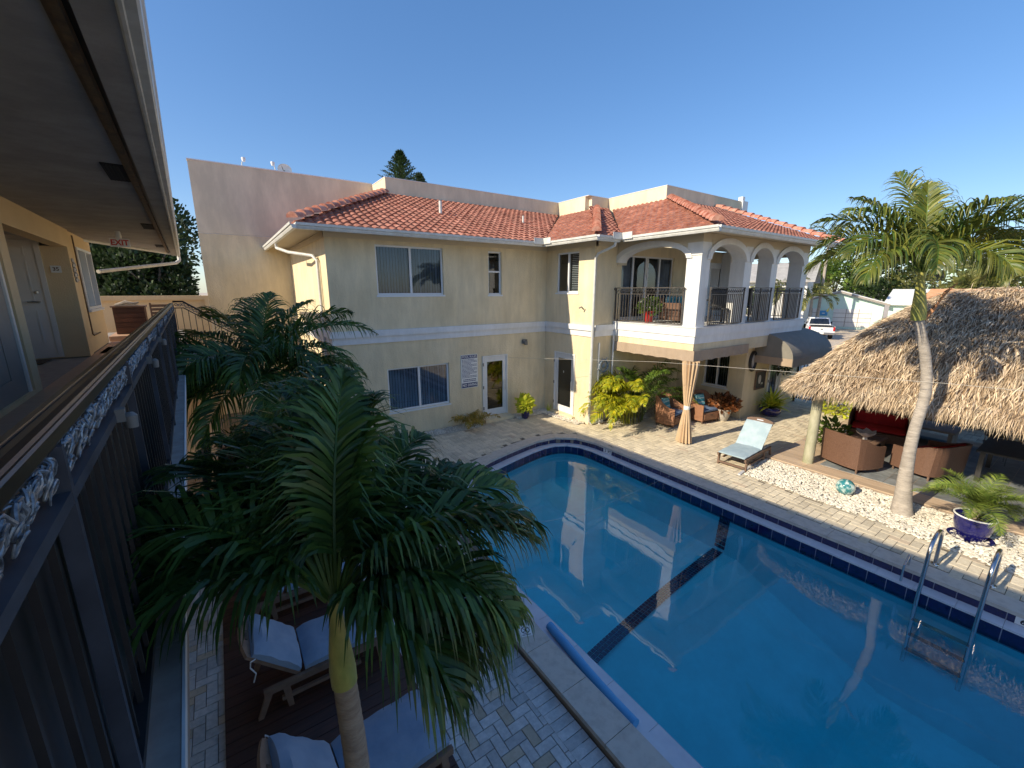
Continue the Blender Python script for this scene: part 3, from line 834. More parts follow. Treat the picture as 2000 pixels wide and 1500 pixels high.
# gutters (k-profile), soffits, downpipes
def gutter(P, Q, out, ext0=0, ext1=0, name="gutter"):
    P = Vector((*P, 0)); Q = Vector((*Q, 0)); t = (Q - P).normalized(); o = Vector((*out, 0))
    P = P - t * ext0; Q = Q + t * ext1
    prof = [(0, 5.52), (.075, 5.52), (.095, 5.56), (.10, 5.585), (.125, 5.60), (.13, 5.655), (.12, 5.655), (.115, 5.61), (.02, 5.60), (.0, 5.66)]
    mb = MB(); n = len(prof); vs = [P + o * d + Vector((0, 0, z)) for d, z in prof] + [Q + o * d + Vector((0, 0, z)) for d, z in prof]
    mb.add(vs, [(i, i + 1, n + i + 1, n + i) for i in range(n - 1)] + [tuple(range(n)), tuple(range(2 * n - 1, n - 1, -1))])
    return bp(name, mb, 'gutter')
gutter((1.63, 17.19), (1.63, 10.78), (-1, 0), 0, .13); gutter((1.63, 10.78), (8.65, 10.78), (0, -1), .0, -.13)
gutter((8.65, 10.65), (8.65, 8.53), (-1, 0), 0, .13); gutter((8.65, 8.53), (9.65, 8.53), (0, -1), 0, -.13)
gutter((9.65, 8.40), (9.65, 5.73), (-1, 0), 0, .13); gutter((9.65, 5.73), (17.05, 5.73), (0, -1))
m = MB(); m2 = MB()                         # square splash guards at the inner corners
for (x, y), m in (((8.52, 10.65), m), ((9.52, 8.40), m2)):
    m.box(x - .36, x + .0, y - .012, y, 5.58, 5.76); m.box(x - .012, x, y - .36, y - .012, 5.58, 5.76)
bp("splash_guard", m2, 'gutter'); m = MB(); x, y = 8.52, 10.65; m.box(x - .36, x + .0, y - .012, y, 5.58, 5.76); m.box(x - .012, x, y - .36, y - .012, 5.58, 5.76); bp("splash_guard", m, 'gutter')
m = MB()
m.box(1.63, 2.33, 10.78, 17.2, 5.625, 5.635); m.box(2.33, 9.32, 10.78, 11.45, 5.6251, 5.6351); m.box(8.65, 9.32, 8.53, 10.78, 5.6252, 5.6352); m.box(9.32, 10.3, 8.53, 9.2, 5.6253, 5.6353)
m.box(9.65, 10.27, 5.73, 8.53, 5.6254, 5.6354); m.box(10.27, 17.0, 5.73, 6.4, 5.6255, 5.6355)
bp("soffit", m, 'soffit_b')
def dpipe(pts, r=.04, m_='gutter'):
    mb = MB(); mb.tube(pts, r, 8); return bp("downpipe", mb, m_, smooth=True)
dpipe([(9.36, 8.48, 5.50), (9.36, 8.50, 5.42), (9.30, 8.75, 5.32), (9.27, 9.02, 5.24), (9.27, 9.12, 5.12), (9.265, 9.13, 3.2), (9.265, 9.13, .12), (9.30, 9.08, .07), (9.62, 9.10, .06)])
dpipe([(1.60, 14.2, 5.5), (1.60, 14.2, 5.38), (1.78, 13.4, 5.22), (2.2, 12.35, 5.08), (2.27, 12.2, 4.95), (2.27, 12.2, .1)], .042)
m = MB(); m.box(9.62, 9.78, 9.0, 9.18, 0, .14); m.box(9.62, 9.66, 9.16, 9.2, .1, 2.6); bp("pipe_box", m, 'white')
dpipe([(10.2, 9.12, 2.8), (10.2, 9.12, 1.4)], .03, 'white')

# windows and doors of the building
def window(T, s0, s1, z0, z1, mull=(), trans=(), slats='v', fw=.05, rec=.06, name="window", gm='glass', sill=True, bm='blind'):
    m = MB(T); a, b = -rec - .05, -rec
    m.box(s0, s0 + fw, a, b, z0, z1); m.box(s1 - fw, s1, a, b, z0, z1)
    m.box(s0 + fw, s1 - fw, a, b, z0, z0 + fw); m.box(s0 + fw, s1 - fw, a, b, z1 - fw, z1)
    for c in mull: m.box(c - fw * .6, c + fw * .6, a - .001, b + .008, z0 + fw, z1 - fw)
    for c in trans: m.box(s0 + fw, s1 - fw, a - .002, b + .005, c - fw * .5, c + fw * .5)
    if sill: m.box(s0 - .03, s1 + .03, -rec, .02, z0 - .05, z0 - .001)
    w = bp(name, m, 'alu')
    g_ = MB(T); c = (a + b) / 2
    g_.quad((s0 + fw, c, z0 + fw), (s1 - fw, c, z0 + fw), (s1 - fw, c, z1 - fw), (s0 + fw, c, z1 - fw)); bp("pane", g_, gm, parent=w)
    if slats == 'v':
        v = MB(T); s_ = s0 + .04; rnd = random.Random(int(s0 * 100)); 
        while s_ < s1 - .04:
            d = .03 + rnd.uniform(-.008, .008); v.quad((s_, a - .06 - d, z0), (s_ + .048, a - .06 + d * .4, z0), (s_ + .048, a - .06 + d * .4, z1), (s_, a - .06 - d, z1)); s_ += .082
        bp("vertical_blind", v, bm, parent=w, fix=False)
    elif slats == 'h':
        v = MB(T); z = z0 + .06
        while z < z1 - .05:
            v.box((s0 + s1) / 2 + .06, s1 - fw - .01, a - .07, a - .04, z, z + .012); z += .055
        bp("louvre_blind", v, 'gutter', parent=w, fix=False)
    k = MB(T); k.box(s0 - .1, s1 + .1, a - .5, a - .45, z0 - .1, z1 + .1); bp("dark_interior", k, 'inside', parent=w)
    return w
window(TF, F(3.55), F(5.49), 4.07, 5.37, [F(4.52)])
window(TF, F(7.01), F(7.5), 4.06, 5.37, [], [4.76], slats=None)
window(TF, F(3.67), F(5.57), .78, 2.05, [F(4.62)])
window(TP, .53, 1.57, 4.12, 5.37, [1.05], slats='h')
window(TN, 1.18, 3.83, 3.3, 5.27, [1.78, 2.42, 2.5, 3.12], slats=None)
v = MB(TN)
for (a, b) in ((1.22, 1.76), (3.16, 3.80)):
    s_ = a
    while s_ < b: v.quad((s_, -.20, 3.3), (s_ + .05, -.16, 3.3), (s_ + .05, -.16, 5.27), (s_, -.20, 5.27)); s_ += .055
bp("drape", v, 'curtain_d', fix=False)
window(TW, 1.03, 1.92, .95, 2.1, [1.50])

def glassdoor(T, s0, s1, z0, z1, hinge_left=True, name="door", gm='doorglass', film=False, plate=None):
    m = MB(T); fw = .045
    m.box(s0, s0 + fw, -.06, .03, z0, z1); m.box(s1 - fw, s1, -.06, .03, z0, z1); m.box(s0 + fw, s1 - fw, -.06, .03, z1 - fw, z1)
    e0, e1 = s0 + fw + .004, s1 - fw - .004; st = .13
    zz0, zz1 = z0 + .01, z1 - fw - .004
    m.box(e0, e0 + st, -.045, 0, zz0, zz1); m.box(e1 - st, e1, -.045, 0, zz0, zz1)
    m.box(e0 + st, e1 - st, -.045, 0, zz0, zz0 + .22); m.box(e0 + st, e1 - st, -.045, 0, zz1 - .15, zz1)
    d = bp(name, m, 'white')
    g_ = MB(T); g_.quad((e0 + st, -.02, zz0 + .22), (e1 - st, -.02, zz0 + .22), (e1 - st, -.02, zz1 - .15), (e0 + st, -.02, zz1 - .15)); bp("pane", g_, gm, parent=d)
    hx = e1 - .06 if hinge_left else e0 + .06
    hm = MB(T); zc = z0 + 1.0
    hm.tube([(hx, 0, zc - .16), (hx, .05, zc - .16), (hx, .06, zc - .12), (hx, .06, zc + .12), (hx, .05, zc + .16), (hx, 0, zc + .16)], .012, 8); bp("handle", hm, 'white', parent=d, smooth=True)
    hg = MB(T); hs = s0 + .02 if hinge_left else s1 - .02
    for z in (z0 + .3, z0 + 1.0, z0 + 1.75): hg.box(hs - .018, hs + .018, .031, .045, z - .05, z + .05)
    bp("hinge", hg, 'lamp', parent=d)
    k = MB(T)
    if film: k.quad((s0, -.06, z0), (s1, -.06, z0), (s1, -.06, z1), (s0, -.06, z1)); bp("frosted_film", k, 'frost', parent=d)
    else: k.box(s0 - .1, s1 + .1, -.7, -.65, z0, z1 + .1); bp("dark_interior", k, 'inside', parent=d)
    return d
glassdoor(TF, F(6.74), F(7.70), .12, 2.14)
d2 = glassdoor(TP, .53, 1.55, .11, 2.17, film=True)
glassdoor(TN, 5.95, 7.05, 3.22, 5.2, hinge_left=False)
glassdoor(TE, 1.62, 2.5, .1, 2.1)
tm = text_mb("9", .11, lambda x, y: (FX - .028, 10.42 - x, 1.52 + y), bold=.003); bp("number", tm, 'signw', parent=d2)
m = MB(TF); m.box(F(6.66), F(7.78), .001, .32, -.1, .10); bp("door_step", m, 'stucco')
m = MB(TP); m.box(.46, 1.62, .001, .14, -.1, .09); bp("door_step", m, 'stucco')
m = MB(TR)
for s_, z in ((4.35, 3.36), (4.62, 3.34), (4.5, 3.1)): m.box(s_, s_ + .09, .0, .012, z, z + .1)
bp("vent_cap", m, 'lamp')
m = MB(); m.box(2.25, 2.33, 11.9, 12.1, 3.0, 3.3); 

# balcony: slab, parapet band, piers and arches
BX, BY, BE = 10.27, 6.40, 16.6
m = MB(); m.box(BX + .07, BE, BY + .07, 9.2, 2.66, 3.22); bp("balcony_floor", m, 'white')
m = MB()
m.box(BX - .05, BX + .07, BY - .05, 9.19, 3.0, 3.22); m.box(BX + .07, BE + .12, BY - .05, BY + .07, 3.0, 3.22)
m.box(BX - .02, BX + .07, BY - .02, 9.19, 2.80, 2.9999); m.box(BX + .07, BE + .09, BY - .02, BY + .07, 2.80, 2.9999)
m.box(BE, BE + .12, BY + .07, 9.2, 2.8, 3.22)
m.box(BX - .07, BX + .07, BY - .07, 9.19, 3.2201, 3.245); m.box(BX + .07, BE + .14, BY - .07, BY + .07, 3.2201, 3.245)
bp("balcony_band", m, 'trim')
m = MB(); m.box(BX, BX + .15, BY, 9.19, 2.45, 2.7999); m.box(BX + .15, BE, BY, BY + .15, 2.45, 2.7999); bp("balcony_beam", m, 'stucco')
m = MB(); m.box(12.9, 17.9, BY + .16, 6.749, 2.5, 2.66); bp("lintel", m, 'stucco')
m = MB(); m.box(BX + .15, 13.87, BY + .15, 9.2, 2.60, 2.658); bp("porch_ceiling", m, 'soffit_b')
ZC = 5.62
PIERS = [(10.27, 10.67), (12.42, 12.80), (14.0, 14.36), (16.1, 16.5)]
for (a, b) in PIERS:
    m = MB(); m.box(a, b, BY, BY + .42, 3.246, 5.08); 
    m.box(a - .02, b + .02, BY - .02, BY + .44, 5.08, 5.11); m.box(a + .0, b - .0, BY + .0, BY + .42, 5.11, 5.40)
    bp("balcony_pier", m, 'white')
m = MB(); m.box(16.1, 16.5, 8.78, 9.2, 3.246, 5.6); bp("balcony_pier", m, 'white')
def arch(T, s0, s1, zs, zt, ztop, n0, n1, N=18, band=.17):
    """spandrel with a segmental opening between s0,s1; separate proud archivolt"""
    a = MB(T); c = (s0 + s1) / 2; hw = (s1 - s0) / 2
    cv = lambda s_, hw_=hw, e=0.0: zs + (zt - zs + e) * math.sqrt(max(0.0, 1 - ((s_ - c) / hw_) ** 2)) 
    P = [s0 + (s1 - s0) * (.5 - .5 * math.cos(math.pi * i / N)) for i in range(N + 1)]
    for i in range(N):
        p, q = P[i], P[i + 1]; zp, zq = cv(p), cv(q)
        a.add([(p, n0, zp), (q, n0, zq), (q, n0, ztop), (p, n0, ztop), (p, n1, zp), (q, n1, zq), (q, n1, ztop), (p, n1, ztop)],
              [(0, 1, 2, 3), (4, 5, 6, 7), (0, 1, 5, 4), (3, 2, 6, 7)])
    v = MB(T); lim = ztop - .0
    for i in range(N):
        t0 = math.pi * (1 - i / N); t1 = math.pi * (1 - (i + 1) / N)
        ring = []
        for tt in (t0, t1):
            ci, si = math.cos(tt), math.sin(tt)
            ring.append(((c + hw * ci, zs + (zt - zs) * si), (c + (hw + band) * ci, min(lim, zs + (zt - zs + band * .9) * si))))
        (i0, o0), (i1, o1) = ring
        v.add([(i0[0], n1, i0[1]), (i1[0], n1, i1[1]), (o1[0], n1, o1[1]), (o0[0], n1, o0[1]), (i0[0], n1 + .04, i0[1]), (i1[0], n1 + .04, i1[1]), (o1[0], n1 + .04, o1[1]), (o0[0], n1 + .04, o0[1]),
               (i0[0], n0 + .02, i0[1] - .004), (i1[0], n0 + .02, i1[1] - .004)],
              [(4, 5, 6, 7), (3, 2, 6, 7), (0, 1, 5, 4), (4, 5, 9, 8), (0, 3, 7, 4), (1, 2, 6, 5)])
    return a, v
TB = frame((BX, BY), (1, 0)); TBS = frame((BX, 9.2), (0, -1))
for (s0, s1) in ((.40, 2.15), (2.53, 3.73), (4.09, 5.83)):
    a, v = arch(TB, s0, s1, 4.98, 5.40, ZC, -.40, 0.0)
    bp("balcony_arch", a, 'frieze', fix=False); bp("archivolt", v, 'white', fix=False)
a, v = arch(TBS, .06, 2.38, 5.02, 5.40, ZC, -.38, 0.0, band=.16); bp("balcony_arch", a, 'frieze', fix=False); bp("archivolt", v, 'white', fix=False)
for T_, a_, b_, n_, z_ in ((TBS, 0, .06, -.38, 4.95), (TBS, 2.38, 2.8, -.42, 5.4), (TB, 2.15, 2.53, -.4, 5.4), (TB, 3.73, 4.09, -.4, 5.4), (TB, 5.83, 6.25, -.4, 5.4)):
    m = MB(T_); m.box(a_, b_, n_, 0, z_, ZC); bp("balcony_beam", m, 'frieze')
m = MB(); m.box(16.1, 16.5, 6.82, 8.78, 5.3, 5.62); bp("balcony_beam", m, 'frieze')

def rail_panel(T, s0, s1, zb, zt, n=.0, step=.1, name="balcony_railing", mt='bal', parent=None, posts=True):
    m = MB(T); r = .012
    m.box(s0, s1, n - .025, n + .025, zt - .03, zt); m.box(s0, s1, n - .012, n + .012, zt - .20, zt - .18); m.box(s0, s1, n - .015, n + .015, zb, zb + .025)
    k = int((s1 - s0) / step)
    for i in range(k + 1):
        s_ = s0 + (s1 - s0) * i / k; w = .018 if i in (0, k, k // 2) else .008
        m.box(s_ - w, s_ + w, n - w, n + w, zb + .02, zt - .03 if w > .01 else zt - .18)
    # scrollwork frieze between the two upper rails
    s_ = s0 + .03; rnd = random.Random(4)
    while s_ < s1 - .1:
        c = s_ + .05; zc = zt - .105
        sp = [(c + (.008 + .036 * t) * math.cos(t * 7.5), n, zc + (.008 + .036 * t) * math.sin(t * 7.5)) for t in [i / 12 for i in range(13)]]
        m.tube(sp, .007, 4); m.tube([(c - .045, n, zc - .05), (c, n + .012, zc + .0), (c + .045, n, zc + .05)], .009, 4); s_ += .1
    for s_ in (s0, s1):
        m.tube([(s_ + .04 * math.cos(t), n + .03 * math.sin(t * .5), zt - .05 + .04 * math.sin(t)) for t in [i * .7 for i in range(8)]], .014, 5)
    return bp(name, m, mt, parent=parent, fix=False)
rail_panel(frame((BX - .04, 9.16), (0, -1)), 0.02, 2.36, 3.28, 4.28)
for (s0, s1) in ((.42, 2.12), (2.55, 3.70), (4.11, 5.80)): rail_panel(frame((BX, BY - .02), (1, 0)), s0, s1, 3.28, 4.28, n=.06)
rail_panel(frame((16.7, 9.1), (0, -1)), 0, 2.5, 3.28, 4.28, n=-.02)

# canvas valances under the balcony, the barrel canopy over the side door
def valance(T, s0, s1, z1, z0, n, name="awning_valance", mt='awning'):
    m = MB(T); N = int((s1 - s0) / .05)
    for i in range(N):
        a = s0 + (s1 - s0) * i / N; b = s0 + (s1 - s0) * (i + 1) / N
        wa = n + .012 * math.sin(a * 9) + .006 * math.sin(a * 31); wb = n + .012 * math.sin(b * 9) + .006 * math.sin(b * 31)
        za = z0 + .018 * abs(math.sin(a * 7.5)); zb = z0 + .018 * abs(math.sin(b * 7.5))
        m.add([(a, n, z1), (b, n, z1), (b, wb, zb), (a, wa, za), (a, n - .02, z1), (b, n - .02, z1), (b, wb - .012, zb), (a, wa - .012, za)], [(0, 1, 2, 3), (4, 5, 6, 7), (3, 2, 6, 7), (0, 1, 5, 4)])
    return bp(name, m, mt, fix=False)
valance(frame((BX, 9.15), (0, -1)), 0, 2.81, 2.62, 2.32, .04); valance(frame((BX - .03, BY), (1, 0)), 0, 2.85, 2.62, 2.32, .05, mt='awning')
m = MB(); N = 14; x0, x1 = 14.35, 17.35; y0 = 6.75; dep = 1.15; zt, zb = 2.88, 2.12
arcs = [(y0 - dep * math.sin(math.pi / 2 * i / N), zb + (zt - zb) * math.cos(math.pi / 2 * i / N)) for i in range(N + 1)]
for i in range(N):
    (ya, za), (yb, zb_) = arcs[i], arcs[i + 1]
    m.add([(x0, ya, za), (x1, ya, za), (x1, yb, zb_), (x0, yb, zb_), (x0, ya, za - .01), (x1, ya, za - .01), (x1, yb, zb_ - .01), (x0, yb, zb_ - .01)], [(0, 1, 2, 3), (4, 5, 6, 7)])
for x in (x0, x1):
    for i in range(N):
        (ya, za), (yb, zb_) = arcs[i], arcs[i + 1]
        m.quad((x, ya, za), (x, yb, zb_), (x, yb, zb), (x, ya, zb))
m.box(x0, x1, y0 - dep - .01, y0 - dep, zb - .26, zb); bp("barrel_awning", m, 'awning_g', fix=False)
m = MB(); m.box(x0 - .012, x0 - .002, y0 - dep, y0 - .02, zb - .24, zb); bp("awning_valance", m, 'awning')

# small fittings on the walls
m = MB(TF); m.box(F(8.3), F(8.46), .0, .1, 2.44, 2.58); m.box(F(8.33), F(8.43), .1, .16, 2.40, 2.52); bp("wall_lamp", m, 'lamp')
m = MB(); m.tube([(9.27, 9.55, 3.62), (9.18, 9.55, 3.70), (9.12, 9.6, 3.66)], .022, 6); bp("camera_bracket", m, 'lamp')
# ------------------------------------------------------------------ the building with the upper walkway, where the camera stands
AW = R(2.6); UX, UY = math.cos(AW), math.sin(AW)
def TK(u, w, z): return (UX * u - UY * w, UY * u + UX * w, z)      # u across (towards the pool), w along the walkway
wk = thing("walkway_building", "ochre two-storey building with open upper walkway, grey soffit and recessed white doors", "building", TK(-2, 6, 0))
def kp(name, mb, m, smooth=False, label=None, parent=None, fix=True): return part(name, mb, m, parent or wk, smooth, True, label, fix)
ZF = 3.0
m = MB(TK); m.box(-3.4, -.17, -3, 17.0, 2.86, 2.985); kp("walkway_slab", m, 'slabtop')
m = MB(TK); m.box(-.170, -.162, -3, 11.25, 2.965, 3.004); kp("slab_edge", m, 'trim')
m = MB(TK); x = -1.57
rnd = random.Random(3)
while x < -.46:
    w0 = -2.5 + rnd.uniform(0, .8)
    while w0 < 13.6: m.box(x + .002, min(x + .198, -.40), w0 + .002, w0 + .898, 2.985, 3.0); w0 += .9
    x += .2
kp("walkway_floor", m, 'floor_w', fix=False)
m = MB(TK); w0 = -2.5
while w0 < 11.2: m.box(-.398, -.171, w0 + .002, min(w0 + .598, 11.24), 2.985, 3.001); w0 += .6
kp("slab_border", m, 'slabtop')
# wall with two alcoves: solid pieces
m = MB(TK)
m.box(-1.8, -1.57, -3, 3.4, ZF, 5.27); m.box(-1.77, -1.57, 3.4, 7.28, 4.96, 5.27); m.box(-1.77, -1.57, 7.28, 7.56, ZF, 5.27)
m.box(-1.77, -1.57, 7.56, 10.95, 4.95, 5.27); m.box(-3.0, -1.57, 10.95, 11.30, ZF, 4.95); m.box(-1.77, -1.571, 10.95, 11.30, 4.95, 5.27)
kp("wall", m, 'stucco_left')
m = MB(TK); m.box(-3.0, -2.8, 3.4, 11.0, ZF, 5.2); m.box(-2.8, -1.78, 7.3, 7.5, ZF, 5.2); m.box(-2.8, -1.78, 3.2, 3.4, ZF, 5.2); kp("alcove_wall", m, 'stucco_left')
m = MB(TK)
hs = [(12.0, 13.3)]
m.box(-1.80, -1.60, 11.30, 11.85, ZF, 5.27); m.box(-1.80, -1.60, 11.85, 13.55, ZF, 3.82); m.box(-1.80, -1.60, 11.85, 13.55, 5.02, 5.27); m.box(-1.80, -1.60, 13.45, 13.70, 3.82, 5.02)
m.box(-1.80, -1.60, 13.55, 13.70, ZF, 3.82); m.box(-1.80, -1.60, 13.55, 13.70, 5.02, 5.27); m.box(-6.5, -1.80, 13.5, 13.70, 0, 5.27)
kp("window_wall", m, 'stucco_left')
m = MB(TK); m.box(-1.9, -1.7, -3, 17.0, -.15, 2.74); m.box(-8, -7.8, -3, 14, -.15, 5.3); kp("ground_storey_wall", m, 'stucco_left')
# doors: the one facing the camera in the far alcove, the flat one of the near alcove
def panel_door(T, s0, s1, z0, z1, name="door", pm="door_l"):
    m = MB(T); m.box(s0, s1, -.04, 0, z0, z1); W = s1 - s0
    for (a, b, za, zb) in ((.14, .44, .12, .42), (.56, .86, .12, .42), (.14, .44, .47, .83), (.56, .86, .47, .83), (.14, .44, .87, .95), (.56, .86, .87, .95)):
        xa, xb = s0 + a * W, s0 + b * W; ya, yb = z0 + (z1 - z0) * za, z0 + (z1 - z0) * zb
        m.box(xa, xb, .0, .012, ya, ya + .018); m.box(xa, xb, .0, .012, yb - .018, yb); m.box(xa, xa + .018, .0, .012, ya + .018, yb - .018); m.box(xb - .018, xb, .0, .012, ya + .018, yb - .018)
        m.box(xa + .035, xb - .035, .0, .008, ya + .035, yb - .035)
    d = kp(name, m, pm)
    f = MB(T); f.box(s0 - .07, s0 - .004, -.06, .02, z0, z1 + .07); f.box(s1 + .004, s1 + .07, -.06, .02, z0, z1 + .07); f.box(s0 - .004, s1 + .004, -.06, .02, z1 + .004, z1 + .07); kp("door_frame", f, 'door_l', parent=d)
    h_ = MB(T); hx = s1 - .08; h_.tube([(hx, 0, z0 + .98), (hx, .06, z0 + .98)], .018, 8); h_.tube([(hx, .055, z0 + .98), (hx - .13, .055, z0 + .98)], .012, 8); h_.lathe((hx, .015, z0 + 1.14), [(.001, -.03), (.03, -.02), (.03, .02), (.001, .03)], 10); kp("handle", h_, 'chrome', parent=d, smooth=True)
    return d
TD = lambda s_, n, z: TK(s_, 10.94 - n * 1.0 + .0, z)
panel_door(TD, -2.86, -1.98, ZF + .02, 5.03)
TD2 = lambda s_, n, z: TK(-1.60 + n, 7.25 - s_, z)
panel_door(TD2, .1, 3.5, ZF + .02, 4.9, pm='grey_door')
m = MB(TK); m.box(-1.60, -1.57, 3.4, 7.27, ZF, 3.05); kp("door_sill", m, 'stucco_left')
nb = MB(TD); nb.box(-1.83, -1.70, .0, .012, 4.50, 4.62); pq = kp("number_plaque", nb, 'signw')
tm = text_mb("35", .085, lambda x, y: TD(-1.765 + x, .014, 4.56 + y), bold=.002); kp("number", tm, 'brown_trim', parent=pq)
# window with a folded shutter
TWW = lambda s_, n, z: TK(-1.60 + n, 11.85 + s_, z)
m = MB(TWW)
s0, s1, z0, z1 = 0, 1.6, 3.82, 5.02
m.box(s0, s0 + .05, -.08, .03, z0, z1); m.box(s1 - .05, s1, -.08, .03, z0, z1); m.box(s0 + .05, s1 - .05, -.08, .03, z0, z0 + .05); m.box(s0 + .05, s1 - .05, -.08, .03, z1 - .05, z1); m.box(.78, .84, -.08, .035, z0 + .05, z1 - .05)
m.box(-.05, 1.65, -.01, .06, z0 - .05, z0 - .001)
wd = kp("window", m, 'alu')
g_ = MB(TWW); g_.quad((.05, -.04, z0 + .05), (1.55, -.04, z0 + .05), (1.55, -.04, z1 - .05), (.05, -.04, z1 - .05)); kp("pane", g_, 'glass', parent=wd)
v = MB(TWW); s_ = .06
while s_ < .78: v.quad((s_, -.10, z0), (s_ + .06, -.13, z0), (s_ + .06, -.13, z1), (s_, -.10, z1)); s_ += .065
kp("vertical_blind", v, 'gutter', parent=wd, fix=False)
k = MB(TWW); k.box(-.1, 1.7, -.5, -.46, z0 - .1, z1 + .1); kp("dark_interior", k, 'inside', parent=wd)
m = MB(TK); m.tube([(-1.56, 11.55, 5.2), (-1.56, 11.55, 3.36), (-1.55, 11.6, 3.33), (-1.55, 12.35, 3.33)], .013, 6); kp("conduit", m, 'brown_trim')
# ceiling, trim groove, soffit, gutter
EW0 = -3.0
m = MB(); 
def slabpoly(P, z0, z1):
    q = [TK(u, w, 0)[:2] for u, w in P]; m.prism(q, z0, z1)
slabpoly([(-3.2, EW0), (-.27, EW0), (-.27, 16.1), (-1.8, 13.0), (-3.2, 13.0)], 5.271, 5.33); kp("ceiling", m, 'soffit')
m = MB(TK); m.box(-.268, -.235, EW0, 16.1, 5.235, 5.30); m.box(-.290, -.268, EW0, 16.05, 5.255, 5.268); kp("ceiling_trim", m, 'brown_trim')
m = MB(TK); m.box(-.234, -.195, EW0, 16.3, 5.29, 5.30); kp("groove_shadow_strip", m, 'black')  # black strip: the dark shadow beside the trim, done in colour
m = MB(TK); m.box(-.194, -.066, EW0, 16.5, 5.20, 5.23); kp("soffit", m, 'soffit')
prof = [(-.066, 5.215), (-.066, 5.198), (-.058, 5.190), (-.045, 5.190), (-.040, 5.203), (-.004, 5.203), (.006, 5.212), (.010, 5.235), (.010, 5.262), (.020, 5.275), (.022, 5.300), (.012, 5.300), (.006, 5.285), (-.066, 5.285)]
m = MB(); n = len(prof)
m.add([TK(u, EW0, z) for u, z in prof] + [TK(u, 16.8, z) for u, z in prof], [(i, (i + 1) % n, n + (i + 1) % n, n + i) for i in range(n)] + [tuple(range(n)), tuple(range(2 * n - 1, n - 1, -1))]); kp("gutter", m, 'gutter', smooth=False)
m = MB(); a = TK(-.05, 16.8, 5.25); b_ = TK(-1.7, 12.9, 5.25); m.tube([a, b_], .035, 6); kp("end_gutter", m, 'gutter')
m = MB(); m.tube([TK(-.03, 16.75, 5.2), TK(-.03, 16.7, 5.08), TK(-.12, 16.6, 5.0), TK(-1.55, 13.8, 4.62)], .045, 8); kp("downpipe", m, 'gutter', smooth=True)
# roof above the walkway
m = MB(); 
P = [(-.06, EW0, 5.30), (-.06, 16.7, 5.30), (-1.8, 13.0, 5.38), (-4.4, 13.0, 5.95), (-4.4, EW0, 5.95)]
m.ext([TK(*p) for p in P], (0, 0, .03)); P = [(-4.4, EW0, 5.95), (-4.4, 13.0, 5.95), (-8.4, 13.0, 5.3), (-8.4, EW0, 5.3)]; m.ext([TK(*p) for p in P], (0, 0, .03)); kp("roof", m, 'ridge')
m = MB()
m = MB(TK); m.box(-8.3, -1.58, EW0 - .1, EW0, -.1, 5.95); kp("end_wall", m, 'stucco_left')
for w0 in (1.3, 5.25, 9.5, 13.6):
    m = MB(TK)
    m.box(-.445, -.292, w0, w0 + .72, 5.262, 5.2705)
    for i in range(6): m.box(-.44 + i * .025, -.432 + i * .025, w0 + .02, w0 + .70, 5.256, 5.262)
    kp("soffit_vent", m, 'inside')

# parapet wall beyond the walkway
m = MB(); m.box(-6.5, -.225, 17.2, 17.42, -.15, 3.90); m2 = MB(); m2.box(-6.5, -.225, 17.12, 17.46, 3.90, 4.03); m2.box(-.33, -.225, 17.10, 17.12, 3.6, 4.03)
t = thing("parapet_wall", "low ochre parapet wall with a flat coping at the walkway's far end", "wall", (-3.3, 17.3, 0)); part("wall_body", m, 'stucco_left', t, world=True); part("coping", m2, 'stucco_left', t, world=True)

# ---- railing
rail = thing("walkway_railing", "long black iron railing with bronze cap and sky-tinted scrollwork along the upper walkway", "railing", TK(-.245, 6, ZF))
def rp(name, mb, m, smooth=False, parent=None, fix=True): return part(name, mb, m, parent or rail, smooth, True, None, fix)
UR = -.252; ZT = 3.945; ZL = 3.812; W0, W1 = -.9, 11.2
cap = [(-.062, -.030), (-.060, -.012), (-.050, -.004), (-.034, -.001), (-.031, -.006), (-.026, -.006), (-.023, .0), (-.008, .003), (.004, .001), (.008, -.004), (.012, -.004), (.016, -.008), (.018, -.030), (.012, -.040), (-.050, -.040)]
m = MB(); n = len(cap)
m.add([TK(UR + a, W0, ZT + b) for a, b in cap] + [TK(UR + a, W1, ZT + b) for a, b in cap], [(i, (i + 1) % n, n + (i + 1) % n, n + i) for i in range(n)] + [tuple(range(n)), tuple(range(2 * n - 1, n - 1, -1))]); rp("top_rail", m, 'cap')
m = MB(TK); m.box(UR - .022, UR + .020, W0, W1, ZL - .026, ZL); rp("lower_rail", m, 'railblue')
m = MB(TK); m.box(UR - .018, UR + .018, W0, W1, ZF + .05, ZF + .075); rp("bottom_rail", m, 'black')
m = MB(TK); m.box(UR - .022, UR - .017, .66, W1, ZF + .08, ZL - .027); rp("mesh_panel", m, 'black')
w0 = -.06; PW = []
while w0 < W1 + .05: PW.append(w0); w0 += 1.205
for w_ in PW:
    m = MB(TK); m.box(UR - .011, UR + .0215, w_ - .010, w_ + .010, ZF, ZT - .04); rp("post", m, 'railblue')
w_ = W0; k = 0
while w_ < W1:
    if min(abs(w_ - p) for p in PW) > .05:
        m = MB(TK); m.box(UR - .006, UR + .006, w_ - .0055, w_ + .0055, ZF + .075, ZL - .026); rp("baluster", m, 'black'); k += 1
    w_ += .1205
